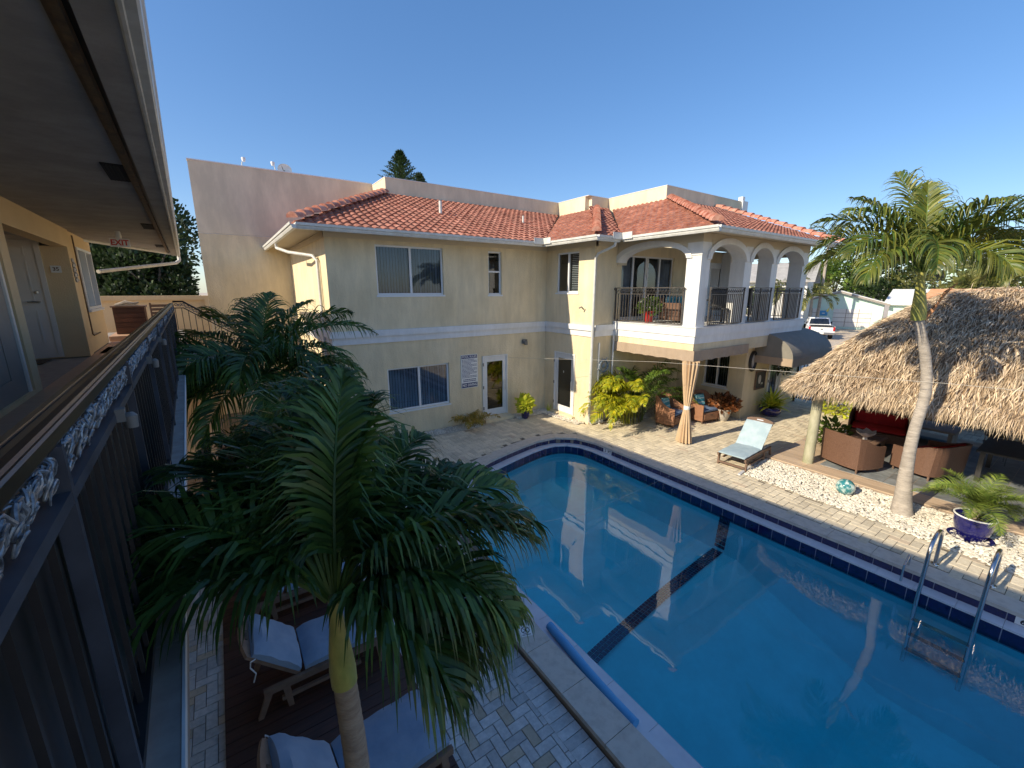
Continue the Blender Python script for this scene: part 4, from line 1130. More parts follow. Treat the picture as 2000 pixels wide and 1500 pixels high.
def scrolls(w0, w1, T=TK, u=UR, seed=1):
    """cast acanthus band: small curls and cupped leaf lobes crowded together"""
    m = MB(T); rnd = random.Random(seed); zc = (ZT - .04 + ZL) / 2; hh_ = (ZT - .04 - ZL) / 2; s_ = w0 + .015; k = 0; near = w0 < 3.4; NS = 16 if near else 9; NT = 7 if near else 4
    while s_ < w1 - .012:
        d = 1 if k % 2 else -1; c = (s_ + rnd.uniform(-.005, .005), zc + rnd.choice((-.45, 0, .45)) * hh_); ph = rnd.uniform(0, 6.28); R0 = rnd.uniform(.32, .60) * hh_; uo = rnd.uniform(-.006, .012)
        P = []
        for i in range(NS):
            t = i / (NS - 1); r_ = R0 * (.25 + .75 * t); an = ph + d * t * 6.6; P.append((u + uo + .006 * math.sin(an), c[0] + r_ * math.cos(an), c[1] + r_ * math.sin(an)))
        m.tube(P, [.0016 + .0017 * math.sin(math.pi * i / (NS - 1)) for i in range(NS)], NT)
        if k % 2 == 0:
            an = rnd.uniform(-1.2, 1.2); P = []
            for i in range(7):
                t = i / 6; P.append((u + rnd.uniform(-.004, .004) + .012 * math.sin(math.pi * t), c[0] + (t - .5) * .042, zc + hh_ * .8 * math.sin(an + t * 2.6)))
            m.tube(P, [.001, .0026, .0038, .0042, .0036, .0024, .0008], NT)
        s_ += .0085 if near else .022; k += 1
    m2 = m
    return m
for i, (a, b_) in enumerate(zip([W0] + PW[1:], PW[1:] + [W1])):
    if b_ - a > .1: rp("scroll_panel", scrolls(max(a, W0) + .02, b_ - .02, seed=i), 'scroll', smooth=True, fix=False)
for i, w_ in enumerate((1.82, 3.21, 4.51)):
    m = MB(TK); m.box(UR + .018, UR + .042, w_ - .018, w_ + .018, ZL - .03, ZL + .012); m.lathe((UR + .052, w_, ZL - .035), [(.001, -.022), (.017, -.020), (.019, .02), (.010, .030), (.001, .032)], 12)
    solo("rail_light", m, 'lamp', ["small grey spotlight clipped outside the railing, the one closest to the camera", "small grey spotlight clipped outside the railing, second from the camera", "small grey spotlight clipped outside the railing, third from the camera"][i], "light", TK(UR + .03, w_, ZL), True, "spotlights clipped to the railing")

# ---- stairs down beyond the walkway's end and their railing
st = thing("staircase", "white-edged staircase descending beside the building at the walkway's far end", "staircase", TK(.8, 12, 0))
m = MB(TK); m.box(-1.5, -.05, 11.3, 12.5, 2.78, 3.0)
for i in range(9): m.box(-.05 + i * .26, .21 + i * .26, 11.3, 12.35, 2.78 - (i + 1) * .17, 3.0 - (i + 1) * .17)
m.box(2.29, 2.3, 11.31, 11.40, 0, 1.4)
part("steps", m, 'floor_w', st, world=True)
m = MB(TK); m.add([(-.15, 11.24, 2.62), (-.15, 11.24, 3.03), (.08, 11.24, 3.03), (.45, 11.24, 2.78), (.45, 11.24, 2.5), (-.15, 11.29, 2.62), (-.15, 11.29, 3.03), (.08, 11.29, 3.03), (.45, 11.29, 2.78), (.45, 11.29, 2.5)],
    [(0, 1, 2, 3, 4), (5, 6, 7, 8, 9), (0, 1, 6, 5), (1, 2, 7, 6), (2, 3, 8, 7), (3, 4, 9, 8), (4, 0, 5, 9)]); part("stringer", m, 'white', st, world=True)
sr = thing("stair_railing", "black iron stair railing with scroll band sloping down behind the shaggy palm", "railing", TK(.6, 11.2, ZF))
def zt_(u): return 3.97 if u < -.08 else 3.97 - (u + .08) * .72
m = MB(TK); m.tube([(-.245, 11.2, 3.97), (-.08, 11.2, 3.97), (2.1, 11.2, zt_(2.1))], .020, 6); part("handrail", m, 'cap', sr, world=True)
m = MB(TK); m.tube([(-.245, 11.2, 3.84), (-.08, 11.2, 3.84), (2.1, 11.2, zt_(2.1) - .13)], .012, 6); part("lower_rail", m, 'bal', sr, world=True)
m = MB(TK); m.tube([(-.245, 11.2, 3.14), (.02, 11.2, 3.12), (2.1, 11.2, zt_(2.1) - .82)], .012, 6); part("bottom_rail", m, 'bal', sr, world=True)
u = -.22
while u < 2.1:
    zb = 3.13 if u < 0 else zt_(u) - .82
    m = MB(TK); m.box(u - .006, u + .006, 11.194, 11.206, zb, zt_(u) - .13); part("baluster", m, 'bal', sr, world=True); u += .105
m = MB(TK); u = -.2; k = 0
while u < 2.08:
    zc = zt_(u) - .065; d = 1 if k % 2 else -1
    m.tube([(u + (.008 + .03 * t) * math.cos(t * 7.5 * d), 11.2, zc + (.008 + .03 * t) * math.sin(t * 7.5 * d)) for t in [i / 10 for i in range(11)]], .008, 4); u += .058; k += 1
part("scroll_band", m, 'scroll', sr, world=True, fix=False)

# ---- things on the walkway
m = MB(TK); m.box(-1.60, -1.0, 13.75, 16.2, 3.0, 3.12); m.box(-1.60, -.62, 13.95, 16.2, 2.99, 3.06)
solo("step_block", m, 'floor_w', "low tiled step at the end of the upper walkway below the window", "step", TK(-1.3, 14.5, 3.0))
t = thing("storage_bench", "dark brown wooden storage bench on the step at the walkway's end", "bench", TK(-1.2, 14.5, 3.12))
m = MB(TK); m.box(-1.50, -.90, 14.3, 14.9, 3.13, 3.78); part("box_body", m, 'decking', t, world=True)
m = MB(TK); m.box(-1.53, -.87, 14.27, 14.93, 3.781, 3.815); part("lid", m, 'wood', t, world=True)
m = MB(TK)
for i in range(5): m.box(-1.48, -.92, 14.285, 14.299, 3.19 + i * .115, 3.19 + i * .115 + .09)
part("slat_front", m, 'decking', t, world=True)
m = MB(TK); m.tube([(-1.45, 14.5, 3.83), (-1.25, 14.5, 3.9), (-1.1, 14.45, 3.86), (-1.0, 14.5, 3.9)], [.03, .05, .045, .02], 8); m.box(-1.46, -1.0, 14.4, 14.55, 3.816, 3.835)
solo("driftwood_ornament", m, 'trunk', "pale driftwood piece lying on top of the brown storage bench", "ornament", TK(-1.2, 14.5, 3.82), True)
m = MB(TK); m.box(-.84, -.80, 15.2, 15.24, 3.0, 3.86); m.box(-.36, -.32, 15.2, 15.24, 3.0, 3.86)
for i in range(8): m.box(-.80, -.36, 15.2, 15.235, 3.05 + i * .1, 3.12 + i * .1)
solo("slatted_screen", m, 'wood_n', "brown horizontal slat screen standing beside the storage bench", "screen", TK(-.58, 15.2, 3.0))
t = thing("exit_sign", "white EXIT sign with red letters hanging from the walkway ceiling", "sign", TK(-.86, 11.0, 5.27))
m = MB(TK); m.box(-1.0, -.72, 10.97, 11.03, 4.99, 5.14); part("sign_box", m, 'signw', t, world=True)
m = MB(TK); m.lathe((-.87, 11.0, 5.14), [(.05, 0), (.05, .05), (.04, .13)], 12); part("ceiling_mount", m, 'signw', t, world=True)
tm = text_mb("EXIT", .135, lambda x, y: TK(-.86 + x * .92, 10.967, 5.062 + y), bold=.004); part("lettering", tm, 'signred', t, world=True)
m = MB(TK)
for i in range(5):
    z = 4.72 - i * .085; m.ball((-1.555, 11.08 + .02 * math.sin(i * 2), z), (.022, .05 + .012 * (i % 2), .045), 8, 6)
for i in range(4): m.tube([(-1.545, 11.05, 4.70 - i * .09), (-1.53, 11.12, 4.64 - i * .09)], .012, 5)
solo("wall_ornament", m, 'shell', "dark beaded oval ornament on the ochre wall between door recess and window", "ornament", TK(-1.56, 11.08, 4.5), True)
m = MB(TK); m.box(-2.75, -2.05, 10.2, 10.8, 3.001, 3.014); solo("doormat", m, 'soil', "dark doormat on the tiles before the white panelled door", "mat", TK(-2.4, 10.5, 3.0))
# ------------------------------------------------------------------ plants
TH = R(34.6)
def az(phi):
    """direction on the ground from an angle counted from the camera's right-hand side, anticlockwise seen from above"""
    return R(phi) - TH
def frond(mb, rib, base, a, el, L, droop, n=42, ll=.42, lw=.034, rnd=random, vee=.35, start=.16, fwd=(.35, .75), sag=1.0, rr=.014):
    """one pinnate leaf: rib tube into rib, leaflets into mb. a azimuth (rad), el start elevation, droop total bend in degrees"""
    S = 14; P = [Vector(base)]; D = []
    for i in range(S + 1):
        t = i / S; e = R(el - droop * t ** 1.25); D.append(Vector((math.cos(a) * math.cos(e), math.sin(a) * math.cos(e), math.sin(e))))
        if i < S: P.append(P[-1] + D[-1] * (L / S))
    rib.tube(P, [rr * (1 - .85 * i / S) + .002 for i in range(S + 1)], 5)
    side0 = Vector((-math.sin(a), math.cos(a), 0)); tw = rnd.uniform(-.5, .5)
    for i in range(n):
        t = start + (1 - start) * (i + rnd.uniform(-.2, .2)) / (n - 1); t = min(max(t, start), .999)
        k = t * S; q = min(int(k), S - 1); p = P[q].lerp(P[q + 1], k - q); d = D[q]
        side = (side0 * math.cos(tw) + d.cross(side0) * math.sin(tw)).normalized(); up = side.cross(d) * -1
        if up.z < 0: up = -up
        prof = math.sin(math.pi * min(1, (t - start) / (1 - start) * .86 + .16)) ** .7
        for sgn in (-1, 1):
            l_ = ll * prof * rnd.uniform(.82, 1.12); fw = fwd[0] + fwd[1] * t ** 1.5 + rnd.uniform(-.2, .2)
            v = (side * sgn + d * fw + up * (vee + rnd.uniform(-.28, .28)) + Vector((rnd.uniform(-.16, .16), rnd.uniform(-.16, .16), 0))).normalized()
            w = d.cross(v).cross(v).normalized() if False else (d - v * d.dot(v)).normalized()
            w = (w + up * rnd.uniform(-.5, .5)).normalized()
            pp = p.copy(); vs = []; seg = 5; W = [.35, 1, .95, .72, .42, .04]
            for s_ in range(seg + 1):
                hw = lw * .5 * W[s_]
                vs += [pp - w * hw, pp + w * hw]
                if s_ < seg:
                    v = (v + Vector((0, 0, -1)) * (.115 * sag * (s_ + .3) ** 1.35 * rnd.uniform(.6, 1.3))).normalized(); pp = pp + v * (l_ / seg)
            mb.add(vs, [(2 * s_, 2 * s_ + 1, 2 * s_ + 3, 2 * s_ + 2) for s_ in range(seg)])
def palm(name, label, trunk, r0, r1, shaft, fronds, leaf, tr='trunk', seed=1, n=42, ll=.42, lw=.034, dead=False, rings=True, crown='crown', group=None, sag=1.0, rr=.016, fwd=(.75, .8), vee=.55):
    """trunk: list of points; shaft: (z0 index handled by caller) list of (x,y,z,r)"""
    rnd = random.Random(seed); t = thing(name, label, "palm tree", trunk[0], 0, group)
    m = MB(); pts = []; rs = []
    V = [Vector(p) for p in trunk]; N = 46 if rings else 10
    for i in range(N + 1):
        k = i / N * (len(V) - 1); q = min(int(k), len(V) - 2); f = k - q
        a, b, c, d = V[max(q - 1, 0)], V[q], V[q + 1], V[min(q + 2, len(V) - 1)]
        p = .5 * ((2 * b) + (c - a) * f + (2 * a - 5 * b + 4 * c - d) * f * f + (3 * b - a - 3 * c + d) * f ** 3)
        pts.append(p); u = i / N; rs.append((r0 * math.exp(-u * 9) + r1 * (1.12 - .22 * u)) * (1 + (.03 if i % 2 else -.0) * rings))
    m.tube(pts, rs, 16); part("trunk", m, tr, t, True, True)
    if shaft:
        m = MB(); m.tube([s_[:3] for s_ in shaft], [s_[3] for s_ in shaft], 14); part("crownshaft", m, 'shaft', t, True, True)
    lv = MB(); rib = MB(); top = Vector(shaft[-1][:3]) if shaft else V[-1]
    for (phi, el, L, dr) in fronds:
        a = az(phi); b = top + Vector((math.cos(a), math.sin(a), 0)) * .03
        frond(lv, rib, b, a, el, L, dr, n=n, ll=ll, lw=lw, rnd=rnd, sag=sag, rr=rr, fwd=fwd, vee=vee)
    c = part(crown, lv, leaf, t, False, True, fix=False); part("leaf_stems", rib, 'leaf_m', c, True, True, fix=False)
    return t
# the big shaded palm right below the camera
SC = .52; cs = lambda x, y, z: (x * SC, y * SC, 4.2 + (z - 4.2) * SC)     # crown worked out at twice its distance, then brought to its true size and place
FR = [(10, 56, 1.95, 106), (-10, 42, 1.65, 108), (28, 54, 1.85, 88), (46, 58, 1.6, 76), (64, 66, 1.6, 62), (84, 76, 1.75, 46), (98, 80, 1.95, 42), (112, 76, 2.1, 48), (128, 72, 2.15, 62), (146, 66, 2.05, 84), (160, 60, 2.35, 104), (172, 56, 2.3, 118), (182, 54, 2.1, 124), (346, 40, 1.55, 110), (18, 40, 1.85, 88), (92, 58, 1.7, 66), (138, 50, 1.9, 80), (58, 44, 1.6, 74), (166, 44, 1.8, 104), (118, 48, 1.8, 66), (75, 38, 1.5, 66), (38, 34, 1.6, 70), (150, 34, 1.6, 74), (100, 30, 1.5, 56), (0, 30, 1.6, 90), (352, 22, 1.5, 96),
      (200, 56, 1.8, 122), (192, 62, 2.0, 108), (216, 58, 1.6, 128), (324, 36, 1.5, 106), (336, 28, 1.35, 108), (152, 56, 2.2, 92), (134, 62, 2.2, 70)]
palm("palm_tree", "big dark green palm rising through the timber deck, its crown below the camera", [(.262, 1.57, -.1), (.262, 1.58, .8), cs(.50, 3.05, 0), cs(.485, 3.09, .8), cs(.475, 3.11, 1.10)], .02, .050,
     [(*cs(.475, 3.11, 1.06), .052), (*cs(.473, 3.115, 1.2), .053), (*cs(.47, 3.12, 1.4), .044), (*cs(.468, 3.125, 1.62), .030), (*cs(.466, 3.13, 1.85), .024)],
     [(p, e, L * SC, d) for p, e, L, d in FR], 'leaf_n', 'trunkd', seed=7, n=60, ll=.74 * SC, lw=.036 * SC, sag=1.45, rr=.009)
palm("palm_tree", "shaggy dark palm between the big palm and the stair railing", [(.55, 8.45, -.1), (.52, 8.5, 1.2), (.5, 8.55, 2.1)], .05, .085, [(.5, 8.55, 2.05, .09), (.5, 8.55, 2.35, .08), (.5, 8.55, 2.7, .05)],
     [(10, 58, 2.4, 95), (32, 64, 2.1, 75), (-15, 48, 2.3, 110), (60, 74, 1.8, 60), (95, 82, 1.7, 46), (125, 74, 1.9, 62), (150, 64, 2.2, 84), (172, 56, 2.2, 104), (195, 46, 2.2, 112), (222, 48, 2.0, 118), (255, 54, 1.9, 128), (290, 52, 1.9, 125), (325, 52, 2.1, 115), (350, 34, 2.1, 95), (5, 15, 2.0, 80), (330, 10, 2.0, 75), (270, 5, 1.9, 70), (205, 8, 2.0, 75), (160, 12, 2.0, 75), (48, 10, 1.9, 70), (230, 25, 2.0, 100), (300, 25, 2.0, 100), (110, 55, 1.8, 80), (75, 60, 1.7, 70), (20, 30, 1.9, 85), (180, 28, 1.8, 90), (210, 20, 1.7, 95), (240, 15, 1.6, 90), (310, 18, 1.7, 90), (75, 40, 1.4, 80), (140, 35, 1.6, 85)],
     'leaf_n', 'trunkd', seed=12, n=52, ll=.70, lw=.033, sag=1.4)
# the sunny palm in front of the hut
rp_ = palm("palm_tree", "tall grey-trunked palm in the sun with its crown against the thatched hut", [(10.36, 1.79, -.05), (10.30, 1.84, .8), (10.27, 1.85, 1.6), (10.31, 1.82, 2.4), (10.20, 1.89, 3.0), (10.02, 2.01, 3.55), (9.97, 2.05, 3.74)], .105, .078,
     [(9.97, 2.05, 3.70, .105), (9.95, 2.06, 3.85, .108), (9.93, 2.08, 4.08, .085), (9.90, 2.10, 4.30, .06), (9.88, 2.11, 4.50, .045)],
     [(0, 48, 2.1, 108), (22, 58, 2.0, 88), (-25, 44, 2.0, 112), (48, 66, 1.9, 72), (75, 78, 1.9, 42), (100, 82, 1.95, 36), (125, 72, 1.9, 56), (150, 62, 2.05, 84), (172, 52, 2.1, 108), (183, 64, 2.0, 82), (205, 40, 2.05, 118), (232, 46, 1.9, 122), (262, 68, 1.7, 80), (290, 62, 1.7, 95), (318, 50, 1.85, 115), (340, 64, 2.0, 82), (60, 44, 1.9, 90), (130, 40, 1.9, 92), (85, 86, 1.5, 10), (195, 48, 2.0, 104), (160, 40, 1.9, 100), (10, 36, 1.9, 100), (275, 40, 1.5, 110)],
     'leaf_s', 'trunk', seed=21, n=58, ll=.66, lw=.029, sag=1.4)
m = MB(); m.tube([(10.02, 2.0, 3.72), (10.12, 1.93, 3.85), (10.22, 1.86, 4.05)], [.05, .035, .008], 6); m.tube([(10.1, 1.9, 3.9), (10.28, 1.84, 4.16), (10.45, 1.75, 4.32)], [.01, .03, .004], 6)
part("dry_flower_stalk", m, 'spathe', rp_, True, True)

def bush_fronds(name, label, cat, loc, specs, leaf, seed, ll=.3, lw=.03, n=22, extra=None, group=None, base_r=.12, root=None, sag=.9, rr=.008):
    rnd = random.Random(seed); t = root or thing(name, label, cat, loc, 0, group); lv = MB(); rib = MB()
    for (phi, el, L, dr) in specs:
        a = az(phi); b = Vector(loc) + Vector((math.cos(a) * base_r * rnd.random(), math.sin(a) * base_r * rnd.random(), 0))
        frond(lv, rib, b, a, el, L, dr, n=n, ll=ll, lw=lw, rnd=rnd, rr=rr, start=.25, sag=sag)
    c = part("foliage", lv, leaf, t, False, True, fix=False); part("leaf_stems", rib, leaf, c, True, True, fix=False)
    return t
rnd = random.Random(5)
sp = [(rnd.uniform(130, 262), rnd.uniform(64, 86), rnd.uniform(1.6, 2.3), rnd.uniform(105, 150)) for _ in range(34)]
t = bush_fronds("areca_palm", "large yellow-green areca palm clump filling the porch corner beneath the balcony", "palm", (10.55, 8.55, .05), sp, 'leaf_y', 3, ll=.36, lw=.034, n=30, base_r=.5)
sp = [(rnd.uniform(120, 265), rnd.uniform(50, 84), rnd.uniform(1.2, 1.8), rnd.uniform(95, 145)) for _ in range(24)]
bush_fronds("areca_palm", None, None, (10.6, 8.62, .75), sp, 'leaf_y', 13, ll=.38, lw=.036, n=30, base_r=.35, root=t)
sp = [(rnd.uniform(0, 360), rnd.uniform(65, 88), rnd.uniform(1.0, 1.5), rnd.uniform(60, 110)) for _ in range(14)]
bush_fronds("areca_palm", None, None, (11.1, 8.7, 1.0), sp, 'leaf_m', 14, ll=.36, lw=.034, n=26, base_r=.35, root=t)
m = MB()
for i in range(14): a = i * 2.4; m.tube([(10.75 + .4 * math.cos(a), 8.6 + .2 * math.sin(a), 0), (10.75 + .45 * math.cos(a), 8.63 + .22 * math.sin(a), 1.0)], [.025, .015], 6)
part("stems", m, 'leaf_o', t, True, True)
sp = [(rnd.uniform(-20, 120), rnd.uniform(62, 84), rnd.uniform(1.8, 2.5), rnd.uniform(70, 125)) for _ in range(24)]
bush_fronds("areca_palm", None, None, (10.9, 8.75, .05), sp, 'leaf_m', 4, ll=.34, lw=.032, n=28, base_r=.5, root=t)
sp = [(rnd.uniform(0, 360), rnd.uniform(55, 80), rnd.uniform(.6, 1.0), rnd.uniform(70, 130)) for _ in range(14)]
bush_fronds("areca_palm", "small golden areca palm between the lower window and the glass door", "palm", (6.15, 11.05, .0), sp, 'leaf_g', 6, ll=.24, lw=.022, n=22)
sp = [(rnd.uniform(0, 360), rnd.uniform(50, 80), rnd.uniform(.9, 1.3), rnd.uniform(60, 110)) for _ in range(14)]
bush_fronds("fan_leaf_plant", "dark feathery plant behind the porch armchairs under the window", "plant", (13.3, 7.9, .1), sp, 'leaf_n', 16, ll=.28, lw=.022, n=22)
sp = [(rnd.uniform(0, 360), rnd.uniform(40, 75), rnd.uniform(.7, 1.1), rnd.uniform(60, 110)) for _ in range(12)]
bush_fronds("areca_palm", "low palm growing at the facade's foot beside the lower left window", "palm", (3.0, 10.9, 0), sp, 'leaf_m', 18, ll=.26, lw=.024, n=22)

def leafball(mb, c, r, n, size, rnd, flat=.7, up=.3):
    for _ in range(n):
        while True:
            p = Vector((rnd.uniform(-1, 1), rnd.uniform(-1, 1), rnd.uniform(-1, 1)))
            if .25 < p.length < 1: break
        q = Vector(c) + Vector((p.x * r[0], p.y * r[1], p.z * r[2]))
        d = (p + Vector((rnd.uniform(-.7, .7), rnd.uniform(-.7, .7), rnd.uniform(-.3, .9) * up * 3))).normalized(); w = d.cross(Vector((rnd.random(), rnd.random(), rnd.random()))).normalized()
        s_ = size * rnd.uniform(.6, 1.3)
        mb.add([q, q + d * s_ * .5 + w * s_ * .28, q + d * s_, q + d * s_ * .5 - w * s_ * .28], [(0, 1, 2, 3)])
def tree(name, label, base, h_, crown, leaf, seed, n=2600, size=.3, cat="tree", group=None, tr=.16, blobs=11, bark='bark'):
    """trunk with limbs; crown = (rx, ry, rz) about the top, built from overlapping leaf clumps with gaps"""
    rnd = random.Random(seed); t = thing(name, label, cat, base, 0, group); m = MB(); bx, by, bz = base
    top = Vector((bx + rnd.uniform(-.3, .3), by + rnd.uniform(-.3, .3), bz + h_)); m.tube([(bx, by, bz - .1), (bx + .05, by, bz + h_ * .4), top], [tr, tr * .8, tr * .45], 8)
    lv = MB()
    for i in range(blobs):
        a = rnd.uniform(0, 6.28); e = rnd.uniform(-.55, 1.0); k = rnd.uniform(.45, .95)
        c = top + Vector((math.cos(a) * crown[0] * k * (1 - .35 * max(e, 0)), math.sin(a) * crown[1] * k * (1 - .35 * max(e, 0)), e * crown[2] * .8))
        m.tube([top - Vector((0, 0, h_ * .25)), top.lerp(c, .5) + Vector((0, 0, .1)), c], [tr * .4, tr * .22, .02], 5)
        r_ = rnd.uniform(.32, .52); leafball(lv, c, (crown[0] * r_, crown[1] * r_, crown[2] * r_), n // blobs, size, rnd)
    part("trunk", m, bark, t, True, True, fix=False); part("crown", lv, leaf, t, False, True, fix=False)
    return t
def spiky(mb, c, n, L, w, rnd, el=(30, 85), droop=50, seg=4):
    for _ in range(n):
        a = rnd.uniform(0, 6.28); e = R(rnd.uniform(*el)); l_ = L * rnd.uniform(.6, 1.1); p = Vector(c) + Vector((math.cos(a), math.sin(a), 0)) * .03; vs = []
        for s_ in range(seg + 1):
            d = Vector((math.cos(a) * math.cos(e), math.sin(a) * math.cos(e), math.sin(e))); sd_ = Vector((-math.sin(a), math.cos(a), 0)); hw = w * (.35, 1, 1, .7, .05)[s_]
            vs += [p - sd_ * hw, p + sd_ * hw]; p = p + d * l_ / seg; e -= R(droop / seg)
        mb.add(vs, [(2 * s_, 2 * s_ + 1, 2 * s_ + 3, 2 * s_ + 2) for s_ in range(seg)])

def pot(name, label, loc, prof, pm, leaf, build, cat="potted plant", soilz=None):
    t = thing(name, label, cat, loc); m = MB(); m.lathe(loc, prof, 28); part("pot", m, pm, t, True, True)
    m = MB(); r = prof[-1][0] * .9; z = soilz or prof[-1][1]; m.lathe((loc[0], loc[1], loc[2] + z - .012), [(r, 0), (r * .5, .012), (.001, .016)], 16); part("soil", m, 'soil', t, True, True)
    lv = MB(); build(lv, (loc[0], loc[1], loc[2] + z)); part("foliage", lv, leaf, t, False, True, fix=False)
    return t
def hollow(r0, r1, h_, lip=.02): return [(r0 * .9, 0), (r0, .02), ((r0 + r1) / 2 * 1.06, h_ * .5), (r1, h_ - .03), (r1 + lip, h_ - .02), (r1 + lip, h_), (r1 - .01, h_), (r1 - .03, h_ - .04)]
rnd = random.Random(9)
pot("potted_plant", "cobalt pot with a green and cream plant on pebbles between the two glass doors", (8.05, 10.88, .01), hollow(.11, .16, .32), 'cobalt', 'leaf_lime', lambda lv, c: (leafball(lv, (c[0], c[1], c[2] + .2), (.24, .24, .26), 260, .17, rnd), spiky(lv, c, 30, .42, .02, rnd)))
pot("potted_plant", "whitewashed pot with a rusty croton bush at the foot of the porch corner", (13.25, 7.0, .0), hollow(.15, .27, .42, .03), 'potgrey', 'leaf_c', lambda lv, c: (leafball(lv, (c[0], c[1], c[2] + .2), (.40, .40, .26), 420, .17, rnd), spiky(lv, c, 40, .5, .03, rnd, (20, 80))))
pot("potted_plant", "shallow cobalt bowl with a spiky lime-yellow plant standing on the sunny pavers", (15.15, 6.38, .0), [(.20, 0), (.24, .02), (.33, .14), (.34, .24), (.32, .30), (.34, .32), (.30, .32), (.28, .28)], 'cobalt', 'leaf_lime', lambda lv, c: spiky(lv, c, 95, .72, .045, rnd, (10, 88), 45))
t = pot("potted_palm", "big cobalt glazed pot on a saucer with a feathery date palm by the pool ladder", (10.2, .86, .03), [(.15, 0), (.17, .02), (.22, .14), (.25, .28), (.245, .36), (.265, .38), (.265, .41), (.23, .41), (.22, .36)], 'cobalt', 'leaf_p', lambda lv, c: spiky(lv, c, 30, .28, .008, rnd))
m = MB(); m.lathe((10.2, .86, 0), [(.18, .012), (.25, .02), (.29, .055), (.275, .055), (.24, .03), (.1, .028)], 28); part("saucer", m, 'cobalt', t, True, True)
m = MB(); m.tube([(10.2 + .255 * math.cos(2 * math.pi * i / 36), .86 + .255 * math.sin(2 * math.pi * i / 36), .442) for i in range(36)], .013, 8, closed=True); part("rim", m, 'signw', t, True, True)
rnd = random.Random(31); sp = [(i * 360 / 26 + rnd.uniform(-8, 8), rnd.uniform(24, 78), rnd.uniform(.75, 1.0), rnd.uniform(60, 115)) for i in range(30)]; sp = [(a, b, c, d) for a, b, c, d in sp]
lv = MB(); rib = MB()
for (phi, el, L, dr) in sp: frond(lv, rib, (10.2, .86, .56), az(phi), el, L, dr, n=60, ll=.21, lw=.0085, rnd=rnd, rr=.006, start=.14, sag=.4)
m = MB(); m.tube([(10.2, .86, .40), (10.2, .86, .58)], [.05, .05], 8); part("stem", m, 'trunkd', t, True, True)
c = part("crown", lv, 'leaf_p', t, False, True, fix=False); part("leaf_stems", rib, 'leaf_m', c, True, True, fix=False)
t = pot("potted_flower", "red glazed pot with a leafy flowering plant behind the balcony railing", (10.85, 8.35, 3.222), hollow(.12, .17, .34), 'redpot', 'leaf_m', lambda lv, c: leafball(lv, (c[0], c[1], c[2] + .18), (.32, .32, .24), 260, .13, rnd))
lv = MB(); leafball(lv, (10.85, 8.35, 3.222 + .62), (.26, .26, .16), 60, .07, rnd); part("blossoms", lv, 'shell', t, False, True, fix=False)
t = thing("slender_tree", "thin pale-stemmed ornamental tree against the side wall below the grey canopy", "tree", (15.75, 6.45, 0)); m = MB(); m.tube([(15.75, 6.45, 0), (15.72, 6.46, .8), (15.78, 6.44, 1.45)], [.035, .028, .02], 8); part("trunk", m, 'white', t, True, True)
lv = MB(); leafball(lv, (15.78, 6.44, 1.75), (.28, .28, .38), 320, .12, rnd); part("crown", lv, 'leaf_d', t, False, True, fix=False)
def bushy(label, loc, r, leaf, n, size, name="shrub", cat="shrub", group=None):
    t = thing(name, label, cat, loc, 0, group); lv = MB(); leafball(lv, (loc[0], loc[1], loc[2] + r[2] * .9), r, n, size, rnd); part("foliage", lv, leaf, t, False, True, fix=False)
    m = MB(); [m.tube([(loc[0], loc[1], loc[2]), (loc[0] + r[0] * .5 * math.cos(a), loc[1] + r[1] * .5 * math.sin(a), loc[2] + r[2])], [.02, .008], 5) for a in (0, 1.5, 3, 4.5)]; part("stems", m, 'bark', t, True, True); return t
bushy("lime-green shrub at the edge of the pavers behind the hut's corner post", (17.2, 5.05, 0), (.75, .7, .5), 'leaf_lime', 700, .16)
bushy("small green shrub next to the wicker chair's back inside the hut", (13.2, 3.95, .08), (.45, .35, .4), 'leaf_m', 380, .14)
t = thing("seedling_plant", "sparse pale seedling in the pebbles beside the second glass door", "plant", (9.2, 11.0, 0)); lv = MB(); spiky(lv, (9.15, 11.0, .0), 16, .4, .008, rnd, (50, 88), 20); part("foliage", lv, 'leaf_lime', t, False, True, fix=False)
# dark hedge closing the garden behind the hut
t = thing("hedge", "tall dark hedge in shade closing the garden behind the thatched hut", "hedge", (18.6, -1, 0)); lv = MB(); rnd = random.Random(2)
for i in range(22): leafball(lv, (18.9 + rnd.uniform(-.2, .2), 4.2 - i * .42, rnd.uniform(.5, 1.7)), (.55, .5, .75), 210, .22, rnd)
part("foliage", lv, 'leaf_d', t, False, True, fix=False); m = MB(); m.box(18.85, 18.95, -5.2, 4.4, 0, 1.7); part("stems", m, 'cyp', t, world=True)  # solid near-black slab running through the middle of the hedge

